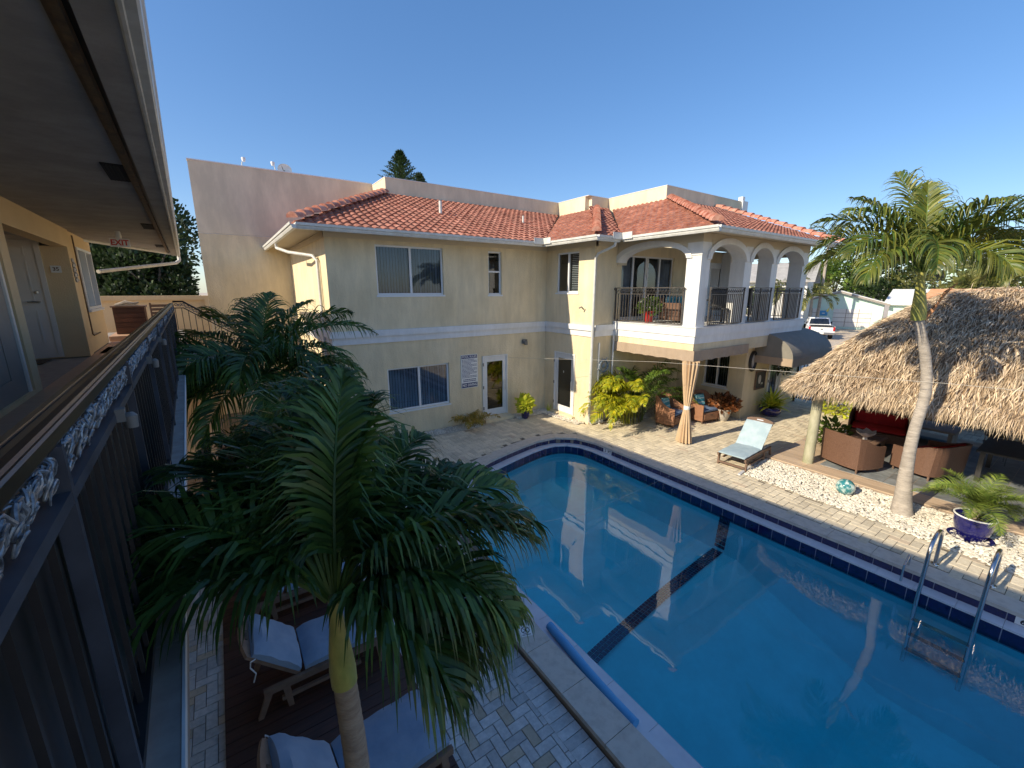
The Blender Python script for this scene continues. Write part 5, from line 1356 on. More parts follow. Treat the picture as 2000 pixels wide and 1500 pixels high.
# trees behind the parapet and behind the roofs
tree("broadleaf_tree", "dark broadleaf tree rising behind the parapet wall next to the gable wall", (-3.1, 25.5, 0), 6.0, (2.6, 2.6, 3.4), 'leaf_d', 41, 15000, .22, tr=.22, blobs=30)
tree("broadleaf_tree", "dark broadleaf tree with a visible trunk under the walkway eaves", (-5.4, 24.0, 0), 4.6, (3.0, 2.6, 2.6), 'leaf_d', 42, 12000, .22, tr=.26, blobs=26)
tree("broadleaf_tree", "dense dark tree just behind the parapet wall, touching the gable wall's free edge", (-1.75, 21.6, 0), 4.1, (1.55, 1.4, 2.3), 'leaf_d', 43, 11000, .18, tr=.2, blobs=20)
for (x, y, zt2, L0, sd_, lab) in ((16.0, 42.0, 16.9, 1.9, 1, "tall pointed conifer top showing above the roof parapet"), (19.6, 46.0, 16.3, 1.6, 2, "smaller conifer top beside the tall one above the roof parapet")):
    t = thing("pine_tree", lab, "pine tree", (x, y, 0)); m = MB(); m.tube([(x, y, 0), (x, y, zt2)], [.25, .02], 8); part("trunk", m, 'bark', t, True, True); lv = MB(); rib = MB(); rnd = random.Random(sd_)
    for k in range(16):
        z = zt2 - .15 - k * .34; L = .35 + k * .13 * L0
        for q in range(7):
            a = q * math.pi * 2 / 7 + k * .5; frond(lv, rib, (x, y, z), a, 38, min(L, 2.6), 20, n=16, ll=.42, lw=.09, rnd=rnd, rr=.02, start=.1, sag=-.3)
    part("crown", lv, 'leaf_d', t, False, True, fix=False)
def bgpalm(x, y, h_, L, label, seed, leaf='leaf_o'):
    fr = [(i * 30 + (i % 3) * 7, 62 - (i % 4) * 18, L, 95 + (i % 3) * 20) for i in range(12)]
    return palm("palm_tree", label, [(x, y, 0), (x + .1, y, h_ * .6), (x, y, h_)], .08, .13, None, fr, leaf, 'trunk', seed=seed, n=20, ll=L * .3, lw=.10, rings=False, group="palms beyond the garden")
bgpalm(52, 18.6, 9.6, 2.6, "far palm head peeping over the tiled roof's end", 51)
bgpalm(42.5, 18.0, 4.2, 2.6, "low far palm seen through the balcony's last arch", 52)
bgpalm(41.0, 20.3, 3.8, 2.3, "low far palm seen through the balcony's middle arch", 53)
bgpalm(50.0, 18.6, 3.6, 2.8, "yellowish far palm between the balcony's end and the mint house", 54)
bgpalm(44, 5.0, 5.6, 2.6, "far palm standing over the orange roof", 57)
G = "trees beyond the garden"
for i, (x, y, h_, c, lf, lab) in enumerate((
    (66, 26, 4.6, (5, 5, 3.2), 'leaf_o', "olive tree behind the mint house's gable, beside the balcony"), (72, 24.0, 5.0, (5, 5, 3.0), 'leaf_m', "bright green tree left of the mint house's gable peak"),
    (74, 19, 5.2, (5.5, 5.5, 3.2), 'leaf_d', "dark round tree just behind the mint house's white roof"), (73, 12.5, 4.8, (5.5, 5.5, 3.0), 'leaf_o', "olive tree above the long white roof's far end"),
    (62, 7.5, 3.4, (5, 5, 2.2), 'leaf_o', "broad olive tree behind the orange roof and crownshaft"), (64, 2, 3.8, (5, 5, 2.2), 'leaf_m', "green tree behind the orange roof under the palm fronds"),
    (60, -3, 4.2, (5, 5, 2.6), 'leaf_o', "broad tree at the garden view's edge behind the orange roof"), (47, 24.5, 2.6, (2.6, 2.6, 1.8), 'leaf_m', "small green tree below the grey-roofed house"))):
    tree("garden_tree", lab, (x, y, 0), h_, c, lf, 60 + i, 2600, .5, group=G, tr=.2, blobs=12)
bushy("small round shrub on the street corner beside the pickup's rear wheel", (39.5, 15.9, -.1), (.8, .8, .7), 'leaf_m', 260, .25)

for (x, y, r_, lab) in ((-.05, 9.1, .5, "dark bush under the shaggy palm next to the iron fence"), (.75, 9.5, .55, "dark bush under the shaggy palm towards the facade"), (1.5, 10.3, .5, "dark bush against the return wall's foot behind the shaggy palm"), (.3, 10.4, .45, "dark bush behind the shaggy palm's trunk near the stairs"), (1.1, 8.3, .4, "low dark bush on the poolside of the shaggy palm's trunk")):
    bushy(lab, (x, y, 0), (r_, r_ * .9, r_ * .9), 'leaf_d', 700, .15)
# ------------------------------------------------------------------ thatched hut
hut = thing("thatched_hut", "open hut with a shaggy palm-thatch roof on round wooden posts beside the pool deck", "hut", (13.8, 1.0, .07))
X0, X1, Y0, Y1, ZEV = 10.95, 16.85, -5.2, 4.42, 1.98
RX, RY1, RY0, ZR = 13.9, 2.35, -3.2, 4.22
def hz(x, y):
    """roof height: hip roof, slightly bellied, rounded at the hips"""
    a = min((x - X0) / (RX - X0), (X1 - x) / (X1 - RX)); b = (Y1 - y) / (Y1 - RY1); b2 = (y - Y0) / (RY0 - Y0)
    k = 10.0; t = -math.log(math.exp(-k * a) + math.exp(-k * min(b, 1.5)) + math.exp(-k * min(b2, 1.5))) / k
    t = max(0.0, min(1.0, t + .02)); return ZEV + (ZR - ZEV) * (t + .10 * math.sin(math.pi * t))
m = MB(); nx, ny = 34, 46; vs = []; cx, cy = (X0 + X1) / 2, (Y0 + Y1) / 2
def rc(x, y):        # round the plan corners
    r_ = .75; dx = max(0, abs(x - cx) - ((X1 - X0) / 2 - r_)); dy = max(0, abs(y - cy) - ((Y1 - Y0) / 2 - r_)); d = math.hypot(dx, dy)
    if d > r_: f = r_ / d; x = cx + math.copysign((X1 - X0) / 2 - r_ + dx * f, x - cx); y = cy + math.copysign((Y1 - Y0) / 2 - r_ + dy * f, y - cy)
    return x, y
for j in range(ny + 1):
    for i in range(nx + 1):
        x, y = rc(X0 + (X1 - X0) * i / nx, Y0 + (Y1 - Y0) * j / ny); vs.append((x, y, hz(x, y) - .05))
fs = [(j * (nx + 1) + i, j * (nx + 1) + i + 1, (j + 1) * (nx + 1) + i + 1, (j + 1) * (nx + 1) + i) for j in range(ny) for i in range(nx)]
m.add(vs, fs); m.add([(x, y, z - .10) for x, y, z in vs], fs)
roof_ = part("thatch_roof", m, 'thatchb', hut, True, True, fix=False)
rs = np.random.RandomState(4); V = []; Fc = []
def strands(n, band=None, L=(.16, .32), w=.0075):
    for _ in range(n):
        if band is None: x = rs.uniform(X0, X1); y = rs.uniform(Y0 + 2.5, Y1)
        else: x, y = band()
        x, y = rc(x, y); e = .04; gx = (hz(x + e, y) - hz(x - e, y)) / (2 * e); gy = (hz(x, y + e) - hz(x, y - e)) / (2 * e)
        g_ = math.hypot(gx, gy)
        if g_ < .02: gx, gy, g_ = rs.normal(), rs.normal(), 1.0; gz = .2
        else: gz = g_
        d = np.array([-gx / g_, -gy / g_, -min(gz, 1.2)]); d += rs.normal(0, .30, 3) + np.array([0, 0, .14]); d /= np.linalg.norm(d)
        p = np.array([x, y, hz(x, y) + rs.uniform(-.02, .035)]); l_ = rs.uniform(*L); s_ = np.cross(d, rs.normal(0, 1, 3)); s_ /= (np.linalg.norm(s_) + 1e-9); s_ *= w * rs.uniform(.6, 1.5)
        mid = p + d * l_ * .55; end = p + d * l_ + np.array([0, 0, -.09 * l_ * 2])
        o = len(V); V.extend([tuple(p - s_ * .6), tuple(p + s_ * .6), tuple(mid + s_), tuple(mid - s_), tuple(end)]); Fc.extend([(o, o + 1, o + 2, o + 3), (o + 3, o + 2, o + 4)])
strands(52000)
def edge():
    k = rs.rand()
    if k < .62: return X0 + rs.uniform(0, .12), rs.uniform(Y0 + 3, Y1)
    if k < .88: return rs.uniform(X0, X1), Y1 - rs.uniform(0, .12)
    return X1 - rs.uniform(0, .1), rs.uniform(Y0, Y1)
strands(11000, edge, (.18, .38), .007)
m = MB(); m.v = V; m.f = Fc; part("thatch_strands", m, 'thatch', roof_, False, True, fix=False)
def wpost(x, y, z1, r=.11):
    m = MB(); m.tube([(x, y, .05), (x + .01, y, z1 * .5), (x, y, z1)], [r * 1.05, r, r * .96], 14); part("post", m, 'post', hut, True, True)
for x, y in ((11.47, 3.82), (15.8, 4.0), (11.5, -.9), (15.8, -.6), (11.5, -4.6), (15.8, -4.6)): wpost(x, y, 2.02)
m = MB(); m.tube([(11.55, 3.9, 2.0), (11.55, -4.9, 2.0)], .05, 8); part("roof_pole", m, 'post', hut, True, True); m = MB(); m.tube([(15.8, 4.0, 2.0), (15.8, -4.9, 2.0)], .05, 8); part("roof_pole", m, 'post', hut, True, True)

# ------------------------------------------------------------------ furniture builders
def local(name, mb, m, parent, smooth=False, fix=True, label=None): return part(name, mb, m, parent, smooth, False, label, fix)
def armchair(label, loc, rz, wm, seatm, w=.68, d=.66, hb=.88, ha=.62, sh=.40, pil='pillow', drawer=True, name="wicker_armchair", group=None, backm=None, cat="armchair"):
    """faces local -y"""
    t = thing(name, label, cat, loc, rz, group); a = w / 2
    # one wicker shell sweeping from arm over back to arm
    m = MB(); N = 28; P = []
    for i in range(N + 1):
        u = i / N * 2 - 1; k = abs(u)
        if k < .45: x = u / .45 * (a - .03); y = d / 2 - .02 - .10 * (abs(x) / a) ** 4; zt = hb - .02 * (x / a) ** 2
        else: f = (k - .45) / .55; x = math.copysign(a - .03 + .03 * math.sin(f * 3.1), u); y = d / 2 - .12 - f * (d - .14); zt = ha + (hb - ha) * (1 - f) ** 2.2
        P.append((x, y, zt))
    vs = []
    for i, (x, y, zt) in enumerate(P):
        p0, p1 = P[max(i - 1, 0)], P[min(i + 1, N)]; tx, ty = p1[0] - p0[0], p1[1] - p0[1]; l_ = math.hypot(tx, ty) or 1; nx_, ny_ = -ty / l_, tx / l_
        lean = .06 if abs(x) < a - .05 else .02
        for (o, z) in ((0, .10), (.035, .10)): vs.append((x + nx_ * o, y + ny_ * o, z))
        sx_ = 1.0
        for (o, z) in ((.035, zt), (0, zt)): vs.append((x + nx_ * o, y + ny_ * o + lean * (zt - .1), z))
    fs = []
    for i in range(N):
        b = i * 4
        fs += [(b, b + 4, b + 7, b + 3), (b + 1, b + 2, b + 6, b + 5), (b + 3, b + 7, b + 6, b + 2), (b, b + 1, b + 5, b + 4)]
    fs += [(0, 3, 2, 1), (N * 4, N * 4 + 1, N * 4 + 2, N * 4 + 3)]
    m.add(vs, fs); m.rbox((0, -.02, sh - .17), (w - .08, d - .10, .26), None, .015); local("wicker_frame", m, wm, t, fix=True)
    if drawer:
        m = MB(); m.rbox((0, -d / 2 + .022, sh - .17), (w - .14, .02, .17), None, .006); dr = local("drawer", m, wm, t); h_ = MB(); h_.rbox((0, -d / 2 + .008, sh - .11), (.12, .012, .025), None, .004); local("handle", h_, 'soil', dr)
    for sx_ in (-1, 1):
        for sy_ in (-1, 1): m = MB(); m.tube([(sx_ * (a - .05), sy_ * (d / 2 - .08), 0), (sx_ * (a - .05), sy_ * (d / 2 - .08), .14)], [.018, .024], 8); local("leg", m, 'wood', t, True)
    m = MB(); m.rbox((0, -.035, sh + .03), (w - .12, d - .14, .10), None, .03); local("seat_cushion", m, seatm, t, True)
    if backm: m = MB(); m.rbox((0, d / 2 - .13, sh + .20), (w - .14, .13, .34), Matrix.Rotation(R(-10), 3, 'X'), .04); local("back_cushion", m, backm, t, True)
    if pil: m = MB(); m.rbox((0, d / 2 - .17, sh + .26), (.42, .11, .40), Matrix.Rotation(R(-14), 3, 'X'), .045); local("pillow", m, pil, t, True)
    return t
armchair("wicker armchair with striped aqua pillow close to the yellow palm clump on the porch", (11.45, 7.72, 0), R(8), 'wicker_r', 'navyc', w=.74, d=.70, hb=.95, group="porch armchairs")
armchair("wicker armchair with striped aqua pillow between side table and croton pot", (12.70, 7.36, 0), R(-10), 'wicker_r', 'navyc', w=.74, d=.70, hb=.95, group="porch armchairs")
t = thing("side_table", "small brown side table with curved iron legs between the porch armchairs", "table", (12.14, 7.65, 0))
m = MB(TT := (lambda x, y, z: (x, y, z))); m.rbox((0, 0, .50), (.46, .46, .035), None, .01); local("table_top", m, 'wood', t)
for k in range(4):
    a = k * math.pi / 2 + .78; m = MB(); m.tube([(math.cos(a) * r_, math.sin(a) * r_, z) for r_, z in ((.22, 0), (.12, .12), (.10, .26), (.2, .40), (.24, .48))], .012, 6); local("leg", m, 'black', t, True)

def cushion_mb(P, w, th, N=8, puff=.02):
    """a pad following the 2-D profile P (x,z) with thickness th, width w, softly rounded edges and a few wrinkles"""
    m = MB(); n = len(P); rows = []
    for i, (x, z) in enumerate(P):
        a, b = P[max(i - 1, 0)], P[min(i + 1, n - 1)]; tx, tz = b[0] - a[0], b[1] - a[1]; l_ = math.hypot(tx, tz); nx_, nz_ = -tz / l_, tx / l_
        if nz_ < 0: nx_, nz_ = -nx_, -nz_
        e = .55 if i in (0, n - 1) else 1.0; row = []
        for j in range(N + 1):
            s_ = j / N * 2 - 1; y = s_ * w / 2; top = th * (1 - .45 * abs(s_) ** 6) * e + puff * .35 * math.sin(i * 1.7 + j * 1.1); row.append((x + nx_ * top, y, z + nz_ * top))
        for j in range(N, -1, -1):
            s_ = j / N * 2 - 1; row.append((x, s_ * (w / 2 - .006), z))
        rows.append(row)
    q = len(rows[0]); m.add([p for r_ in rows for p in r_], [(i * q + j, i * q + (j + 1) % q, (i + 1) * q + (j + 1) % q, (i + 1) * q + j) for i in range(n - 1) for j in range(q)] + [tuple(range(q - 1, -1, -1)), tuple((n - 1) * q + j for j in range(q))])
    return m
def lounger(label, loc, rz, cm, th=.045, hinge=.95, back=(.48, .62), L=1.5, w=.64, wm='wood', group=None, ties=False, head=True, z0=.33, name="sun_lounger"):
    """foot end at local x=0, head towards +x; back rises from hinge by back=(dx, dz)"""
    t = thing(name, label, "sun lounger", loc, rz, group); a = w / 2
    for sy_ in (-1, 1):
        m = MB(); m.box(0, L, sy_ * a - .02, sy_ * a + .02, z0 - .09, z0 - .02); local("side_rail", m, wm, t)
        for x in (.06, hinge + .12):
            m = MB(); m.ext([(x, sy_ * (a + .004) - .02, z0 - .0245), (x + .07, sy_ * (a + .004) - .02, z0 - .0245), (x + .03, sy_ * (a + .004) - .02, 0), (x - .02, sy_ * (a + .004) - .02, 0)], (0, .04, 0)); local("leg", m, wm, t)
        m = MB(); m.ext([(L - .10, sy_ * (a + .004) - .02, z0 - .0245), (L - .03, sy_ * (a + .004) - .02, z0 - .0245), (L + .08, sy_ * (a + .004) - .02, 0), (L + .03, sy_ * (a + .004) - .02, 0)], (0, .04, 0)); local("leg", m, wm, t)
        m = MB(); m.tube([(hinge + .18, sy_ * (a + .03), z0 + .20), (L - .05, sy_ * (a + .03), z0 + .18), (L + .02, sy_ * (a + .03), z0 - .05)], .022, 6) if False else m.box(.3, hinge + .2, sy_ * a - .018, sy_ * a + .018, .10, .14); local("stretcher", m, wm, t)
    m = MB()
    for i in range(12):
        x = .02 + i * (hinge - .04) / 12; m.box(x, x + .05, -a + .02, a - .02, z0 - .03, z0 - .012)
    m.box(.02, .06, -a + .02, a - .02, .06, .10); local("slatted_base", m, wm, t)
    dx, dz = back; Lb = math.hypot(dx, dz); ux, uz = dx / Lb, dz / Lb; m = MB()
    for sy_ in (-1, 1): m.ext([(hinge, sy_ * (a - .05) - .02, z0 - .02), (hinge + dx, sy_ * (a - .05) - .02, z0 - .02 + dz), (hinge + dx + .035 * uz, sy_ * (a - .05) - .02, z0 - .02 + dz - .035 * ux), (hinge + .035 * uz, sy_ * (a - .05) - .02, z0 - .055)], (0, .04, 0))
    for i in range(7):
        f = (i + .5) / 8; x, z = hinge + dx * f, z0 - .015 + dz * f; m.rbox((x, 0, z), (.05, w - .12, .015), Matrix.Rotation(-math.atan2(dz, dx), 3, 'Y'))
    local("back_frame", m, wm, t, fix=False)
    if head:
        m = MB(); top = []; n = 12; hx, hz_ = hinge + dx, z0 + dz
        for i in range(n + 1): s_ = i / n * 2 - 1; k = .055 + .065 * (1 - s_ * s_); top.append((hx + ux * k, s_ * a * .98, hz_ + uz * k))
        bot = [(hx - ux * .05, s_, hz_ - uz * .05) for s_ in (a * .98, -a * .98)]
        m.ext(top + bot, (uz * .03, 0, -ux * .03)); hb_ = local("headboard", m, wm, t)
        m = MB(); m.rbox((hx + ux * .05 - uz * .003, 0, hz_ + uz * .05 + ux * .003), (.03, .15, .006), Matrix.Rotation(-math.atan2(dz, dx), 3, 'Y')); local("hand_slot", m, 'marble' if wm == 'wood' else 'soil', hb_)
    k = 10; P = [(-.02 + (hinge + .02) * i / k, z0 - .008) for i in range(k)] + [(hinge + dx * i / k, z0 - .008 + dz * i / k) for i in range(k + 1)]
    if th > .07:
        kk = k; c1 = cushion_mb([( .02 + (hinge - .06) * i / k, z0 - .008) for i in range(k + 1)], w - .02, th); local("seat_cushion", c1, cm, t, True)
        c2 = cushion_mb([(hinge + .02 + (dx - .01) * i / k, z0 + .005 + dz * i / k) for i in range(k + 1)], w - .02, th); local("back_cushion", c2, cm, t, True)
    else:
        local("cushion", cushion_mb(P, w - .02, th), cm, t, True)
    if ties:
        for sy_ in (-1, 1): m = MB(); x, z = hinge + dx * .94, z0 + dz * .95; m.tube([(x, sy_ * a, z), (x + .04, sy_ * (a + .04), z + .02), (x + .05, sy_ * (a + .03), z - .05), (x + .01, sy_ * (a + .05), z - .12), (x + .04, sy_ * (a + .04), z - .22)], .007, 5); local("tie_string", m, 'shell', t)
    return t
lounger("teak sun lounger with a faded aqua pad standing alone on the sunny pavers", (9.72, 4.80, 0), R(4), 'aqua', .045, hinge=.92, back=(.50, .56), L=1.45)
GD = "cushioned loungers on the timber deck"
lounger("teak lounger with blue cushions, tied strings hanging, fully seen on the timber deck", (1.15, 4.62, -.073), R(180), 'bluec', .11, hinge=.90, back=(.40, .40), L=1.25, w=.66, wm='wood_n', group=GD, ties=True)
lounger("teak lounger with blue cushions on the timber deck farthest from the camera, half under fronds", (1.15, 6.05, -.073), R(180), 'bluec', .11, hinge=.90, back=(.40, .38), L=1.25, w=.66, wm='wood_n', group=GD)
lounger("teak lounger with blue cushions at the photo's bottom edge beside the palm trunk", (1.22, 3.06, -.073), R(183), 'bluec', .11, hinge=.90, back=(.40, .42), L=1.25, w=.66, wm='wood_n', group=GD, ties=True)

# ------------------------------------------------------------------ in the hut
armchair("brown wicker armchair seen from behind next to the hut's corner post", (12.05, 3.18, .08), R(-111) + math.pi * 0 + R(180) + R(0), 'wicker', 'redc', w=.95, d=.80, hb=.86, ha=.62, pil=None, drawer=False, name="wicker_armchair", backm='redc', group="wicker chairs in the hut")
armchair("brown wicker sofa with bright red cushions behind the sunny palm's trunk", (13.05, 2.0, .08), R(160), 'wicker', 'redc', w=1.15, d=.85, hb=.80, ha=.60, pil=None, drawer=False, name="wicker_sofa", backm='redc', cat="sofa")
armchair("wicker chair with dark red cushions deep in the hut's shade behind the coffee table", (14.6, 3.35, .08), R(-78), 'wicker', 'redc', w=1.25, d=.8, hb=.92, ha=.6, pil=None, drawer=False, name="wicker_sofa", backm='redc', cat="sofa")
t = thing("coffee_table", "low wooden coffee table carrying a shell bowl inside the hut", "table", (13.15, 3.2, .08)); m = MB(); m.rbox((0, 0, .44), (1.0, .6, .04), None, .01); local("table_top", m, 'wood_n', t)
for sx_ in (-1, 1):
    for sy_ in (-1, 1): m = MB(); m.box(sx_ * .42 - .03, sx_ * .42 + .03, sy_ * .24 - .03, sy_ * .24 + .03, 0, .42); local("leg", m, 'wood_n', t)
m = MB(); n = 18; 
for (ra, rb, za, zb) in ((.05, .06, 0, .06), (.06, .20, .06, .13), (.20, .24, .13, .20)):
    pass
prof = [(.07, 0), (.05, .05), (.12, .09), (.22, .15), (.25, .20), (.22, .19), (.10, .12), (.01, .10)]
vs = []; 
for (r_, z) in prof:
    for k in range(n): a = 2 * math.pi * k / n; w_ = 1 + .13 * math.sin(a * 6) * (r_ / .25); vs.append((13.0 + r_ * w_ * math.cos(a), 3.2 + r_ * .8 * w_ * math.sin(a), .545 + z + .03 * math.sin(a * 6) * r_ / .25))
m.add(vs, [(i * n + k, i * n + (k + 1) % n, (i + 1) * n + (k + 1) % n, (i + 1) * n + k) for i in range(len(prof) - 1) for k in range(n)])
solo("shell_bowl", m, 'shell', "white fluted clam-shell bowl on the coffee table in the hut", "bowl", (13.0, 3.2, .545), True)
t = thing("dining_table", "large square table under a dark cover in the hut's shade", "table", (14.0, .7, .08)); m = MB(); m.rbox((0, 0, .70), (1.5, 1.3, .05), None, .01); local("table_top", m, 'darktop', t)
for sx_ in (-1, 1):
    for sy_ in (-1, 1): m = MB(); m.box(sx_ * .65 - .04, sx_ * .65 + .04, sy_ * .55 - .04, sy_ * .55 + .04, 0, .675); local("leg", m, 'black', t)
t = thing("low_bench", "pale low table between the hut's red sofa and the hedge", "table", (16.0, 2.55, .08)); m = MB(); m.rbox((0, 0, .42), (1.0, 1.1, .05), None, .01); local("table_top", m, 'slabtop', t)
for sy_ in (-1, 1): m = MB(); m.box(-.4, .4, sy_ * .45 - .04, sy_ * .45 + .04, 0, .395); local("leg", m, 'slabtop', t)
m = MB(); N = 12
for i in range(N): y0 = .75 + i * .07; x0 = 17.0 + .03 * math.sin(i * 1.9); x1 = 17.0 + .03 * math.sin((i + 1) * 1.9); m.add([(x0, y0, .1), (x1, y0 + .07, .1), (x1, y0 + .07, 2.1), (x0, y0, 2.1), (x0 + .012, y0, .1), (x1 + .012, y0 + .07, .1), (x1 + .012, y0 + .07, 2.1), (x0 + .012, y0, 2.1)], [(0, 1, 2, 3), (4, 5, 6, 7), (0, 1, 5, 4), (3, 2, 6, 7)])
solo("privacy_screen", m, 'frieze', "pale hanging screen cloth at the hut's far side near the picture's edge", "screen", (17.0, 1.2, .1), fix=False)
for i, (y, lab) in enumerate(((.35, "dark metal dining chair beside the covered table, closer to the pale screen"), (1.25, "dark metal dining chair beside the covered table, closer to the red sofa"))):
    t = thing("dining_chair", lab, "chair", (15.2, y, .08), R(-80), "dining chairs in the hut"); m = MB(); m.rbox((0, 0, .45), (.44, .44, .03), None, .01); local("seat", m, 'darktop', t); m = MB(); m.rbox((0, .21, .75), (.42, .025, .35), None, .008); local("backrest", m, 'darktop', t)
    for sx_ in (-1, 1):
        for sy_ in (-1, 1): m = MB(); m.tube([(sx_ * .19, sy_ * .19, 0), (sx_ * .19, sy_ * .2, .44 if sy_ < 0 else .9)], .012, 6); local("leg", m, 'steel', t)

# ------------------------------------------------------------------ pool fittings and toys
ld = thing("pool_ladder", "stainless steel pool ladder with two curved rails and treads under water", "ladder", (8.4, .7, 0))
for y in (1.02, .42):
    m = MB(); P = [(8.78, y, -.02), (8.78, y, .45)]
    for i in range(11): a = math.pi * i / 10; P.append((8.43 + .35 * math.cos(a), y, .45 + .22 * math.sin(a)))
    P += [(8.06, y, .2), (8.0, y, -.2), (7.98, y, -1.35)]; m.tube(P, .026, 12); part("rail", m, 'steel', ld, True, True)
    m = MB(); m.lathe((8.78, y, 0), [(.055, .001), (.05, .014), (.03, .018)], 14); part("base_flange", m, 'steel', ld, True, True)
for z in (-.62, -.88, -1.14): m = MB(); m.box(7.93, 8.03, .42, 1.02, z, z + .02); part("tread", m, 'steel', ld, world=True)
m = MB(); m.tube([(8.40, 1.25, 0), (8.40, 1.25, .16), (8.33, 1.25, .20), (8.14, 1.25, .10), (8.12, 1.25, -.16)], .016, 8)
solo("grab_rail", m, 'steel', "short steel grab bar on the pool edge beside the ladder", "handrail", (8.3, 1.25, 0), True)
def marker(lab, y, txt, cop=None):
    t = thing("depth_marker", lab, "sign", (8.297, y, -.11), 0, "depth markers on the pool wall"); m = MB(); m.box(8.290, 8.2945, y - .145, y - .004, -.168, -.060); m.box(8.290, 8.2945, y + .004, y + .145, -.168, -.060); part("tile_plate", m, 'signw', t, world=True)
    a, b = txt.split(); 
    for s_, c in ((a, y + .075), (b, y - .075)): tm = text_mb(s_, .10, lambda x, z: (8.2885, c - x, -.114 + z), bold=.003); part("lettering", tm, 'signblack', t, world=True)
    tm = text_mb(txt, .10, lambda x, z: (8.44 - z, y + .0 + x * -1 if 0 else y - x, .0035), bold=.002); part("coping_lettering", tm, 'signblack', t, world=True)
marker("white depth tiles reading 2 FT on the navy band at the pool's curved corner", 7.42, "2 FT"); marker("white depth tiles reading 6 FT on the navy band beside the pool ladder", -.02, "6 FT")
t = thing("no_diving_tile", "square white tile with a crossed-out diver symbol set in the grey coping", "sign", (2.69, 3.60, .002)); T2 = lambda x, y: (2.69 + x * .9 + y * .35, 3.60 + y * .9 - x * .35, 0)
m = MB(); m.ext([Vector(T2(*p)) + Vector((0, 0, .001)) for p in ((-.085, -.085), (.085, -.085), (.085, .085), (-.085, .085))], (0, 0, .004)); part("tile_plate", m, 'signw', t, world=True)
m = MB(); n = 28; R0, R1 = .048, .058
for i in range(n):
    a, b = 2 * math.pi * i / n, 2 * math.pi * (i + 1) / n; m.quad(*[(*T2(r_ * math.cos(q), .012 + r_ * math.sin(q))[:2], .0065) for r_, q in ((R0, a), (R1, a), (R1, b), (R0, b))])
for s_ in (1, -1): m.quad(*[(*T2(x, .012 + y * s_)[:2], .0068) for x, y in ((-.040, -.034), (-.034, -.040), (.040, .034), (.034, .040))])
m.quad(*[(*T2(x, y)[:2], .0066) for x, y in ((-.006, -.02), (.012, -.02), (.016, .04), (.0, .04))]); part("symbol", m, 'signblack', t, world=True, fix=False)
tm = text_mb("NO DIVING", .022, lambda x, y: (*T2(x, -.066 + y)[:2], .0067), bold=.001); part("lettering", tm, 'signblack', t, world=True)
m = MB(); P = [(3.085, 3.60, -.12), (3.05, 3.2, -.12), (3.01, 2.8, -.12), (2.985, 2.4, -.12), (2.98, 2.10, -.12)]; m.tube(P, .055, 16); solo("pool_noodle", m, 'noodleb', "thick blue foam tube lying on the white pool ledge", "pool noodle", (3.0, 2.9, -.17), True)
m = MB(); m.tube([(2.94, 4.15, -.13), (2.925, 3.6, -.13), (2.90, 3.1, -.14)], .028, 10); solo("pool_noodle", m, 'noodlep', "thin coral-pink foam tube tucked beside the blue one on the ledge", "pool noodle", (2.91, 3.6, -.17), True)
m = MB(); m.ball((10.38, 2.72, .17), .17, 24, 16); solo("glass_globe", m, 'glassorb', "swirled sea-green glass globe resting on the white pebbles", "garden globe", (10.38, 2.72, .0), True)

# ------------------------------------------------------------------ curtain, wall ornaments, sign
t = thing("tied_curtain", "tan outdoor curtain gathered by a cream tie below the balcony's corner", "curtain", (10.36, 6.48, .02)); m = MB(); n = 96; vs = []; zs = []
for i in range(40):
    z = .03 + (2.34 - .03) * i / 39; u = (z - 1.02); w = .070 + (.115 * min(1, abs(u) / (1.0 if u < 0 else 1.2)) ** .8); d_ = w * .62; amp = .12 + .16 * min(1, abs(u) / .9)
    for k in range(n):
        a = 2 * math.pi * k / n; r_ = 1 + amp * math.sin(a * 13 + .4 * math.sin(z * 2)) * .9; vs.append((10.36 + w * r_ * math.cos(a) * .85, 6.48 + w * r_ * math.sin(a), z))
m.add(vs, [(i * n + k, i * n + (k + 1) % n, (i + 1) * n + (k + 1) % n, (i + 1) * n + k) for i in range(39) for k in range(n)]); part("cloth", m, 'drape', t, True, True)
m = MB(); m.lathe((10.36, 6.48, .97), [(.080, 0), (.086, .02), (.086, .09), (.080, .11)], 20); part("tie_back", m, 'signw', t, True, True)
t = thing("ship_wheel", "blue mosaic ship's wheel hung on the yellow wall beside the downpipe", "wall ornament", (9.86, 9.18, 1.85)); c = (9.86, 1.85)
m = MB(); n = 30; m.tube([(c[0] + .19 * math.cos(2 * math.pi * i / n), 9.165, c[1] + .19 * math.sin(2 * math.pi * i / n)) for i in range(n)], .032, 8, closed=True); m.lathe((0, 0, 0), [(.001, 0), (.001, .001)], 4); part("rim", m, 'mosaic', t, True, True)
for i in range(4): a = math.pi * i / 4 + .3; m = MB(); m.tube([(c[0] + .30 * math.cos(a), 9.165, c[1] + .30 * math.sin(a)), (c[0] - .30 * math.cos(a), 9.165, c[1] - .30 * math.sin(a))], .014, 6); part("spoke", m, 'shell', t, True, True)
m = MB(); m.ball((c[0], 9.155, c[1]), (.07, .03, .07), 12, 8); part("hub", m, 'mosaic', t, True, True)
t = thing("porthole_mirror", "dark oval porthole ornament on the side wall left of the framed poster", "wall ornament", (14.25, 6.72, 1.85)); m = MB(); n = 30; m.tube([(14.25 + .18 * math.cos(2 * math.pi * i / n), 6.715, 1.92 + .30 * math.sin(2 * math.pi * i / n)) for i in range(n)], .05, 8, closed=True); part("frame", m, 'black', t, True, True)
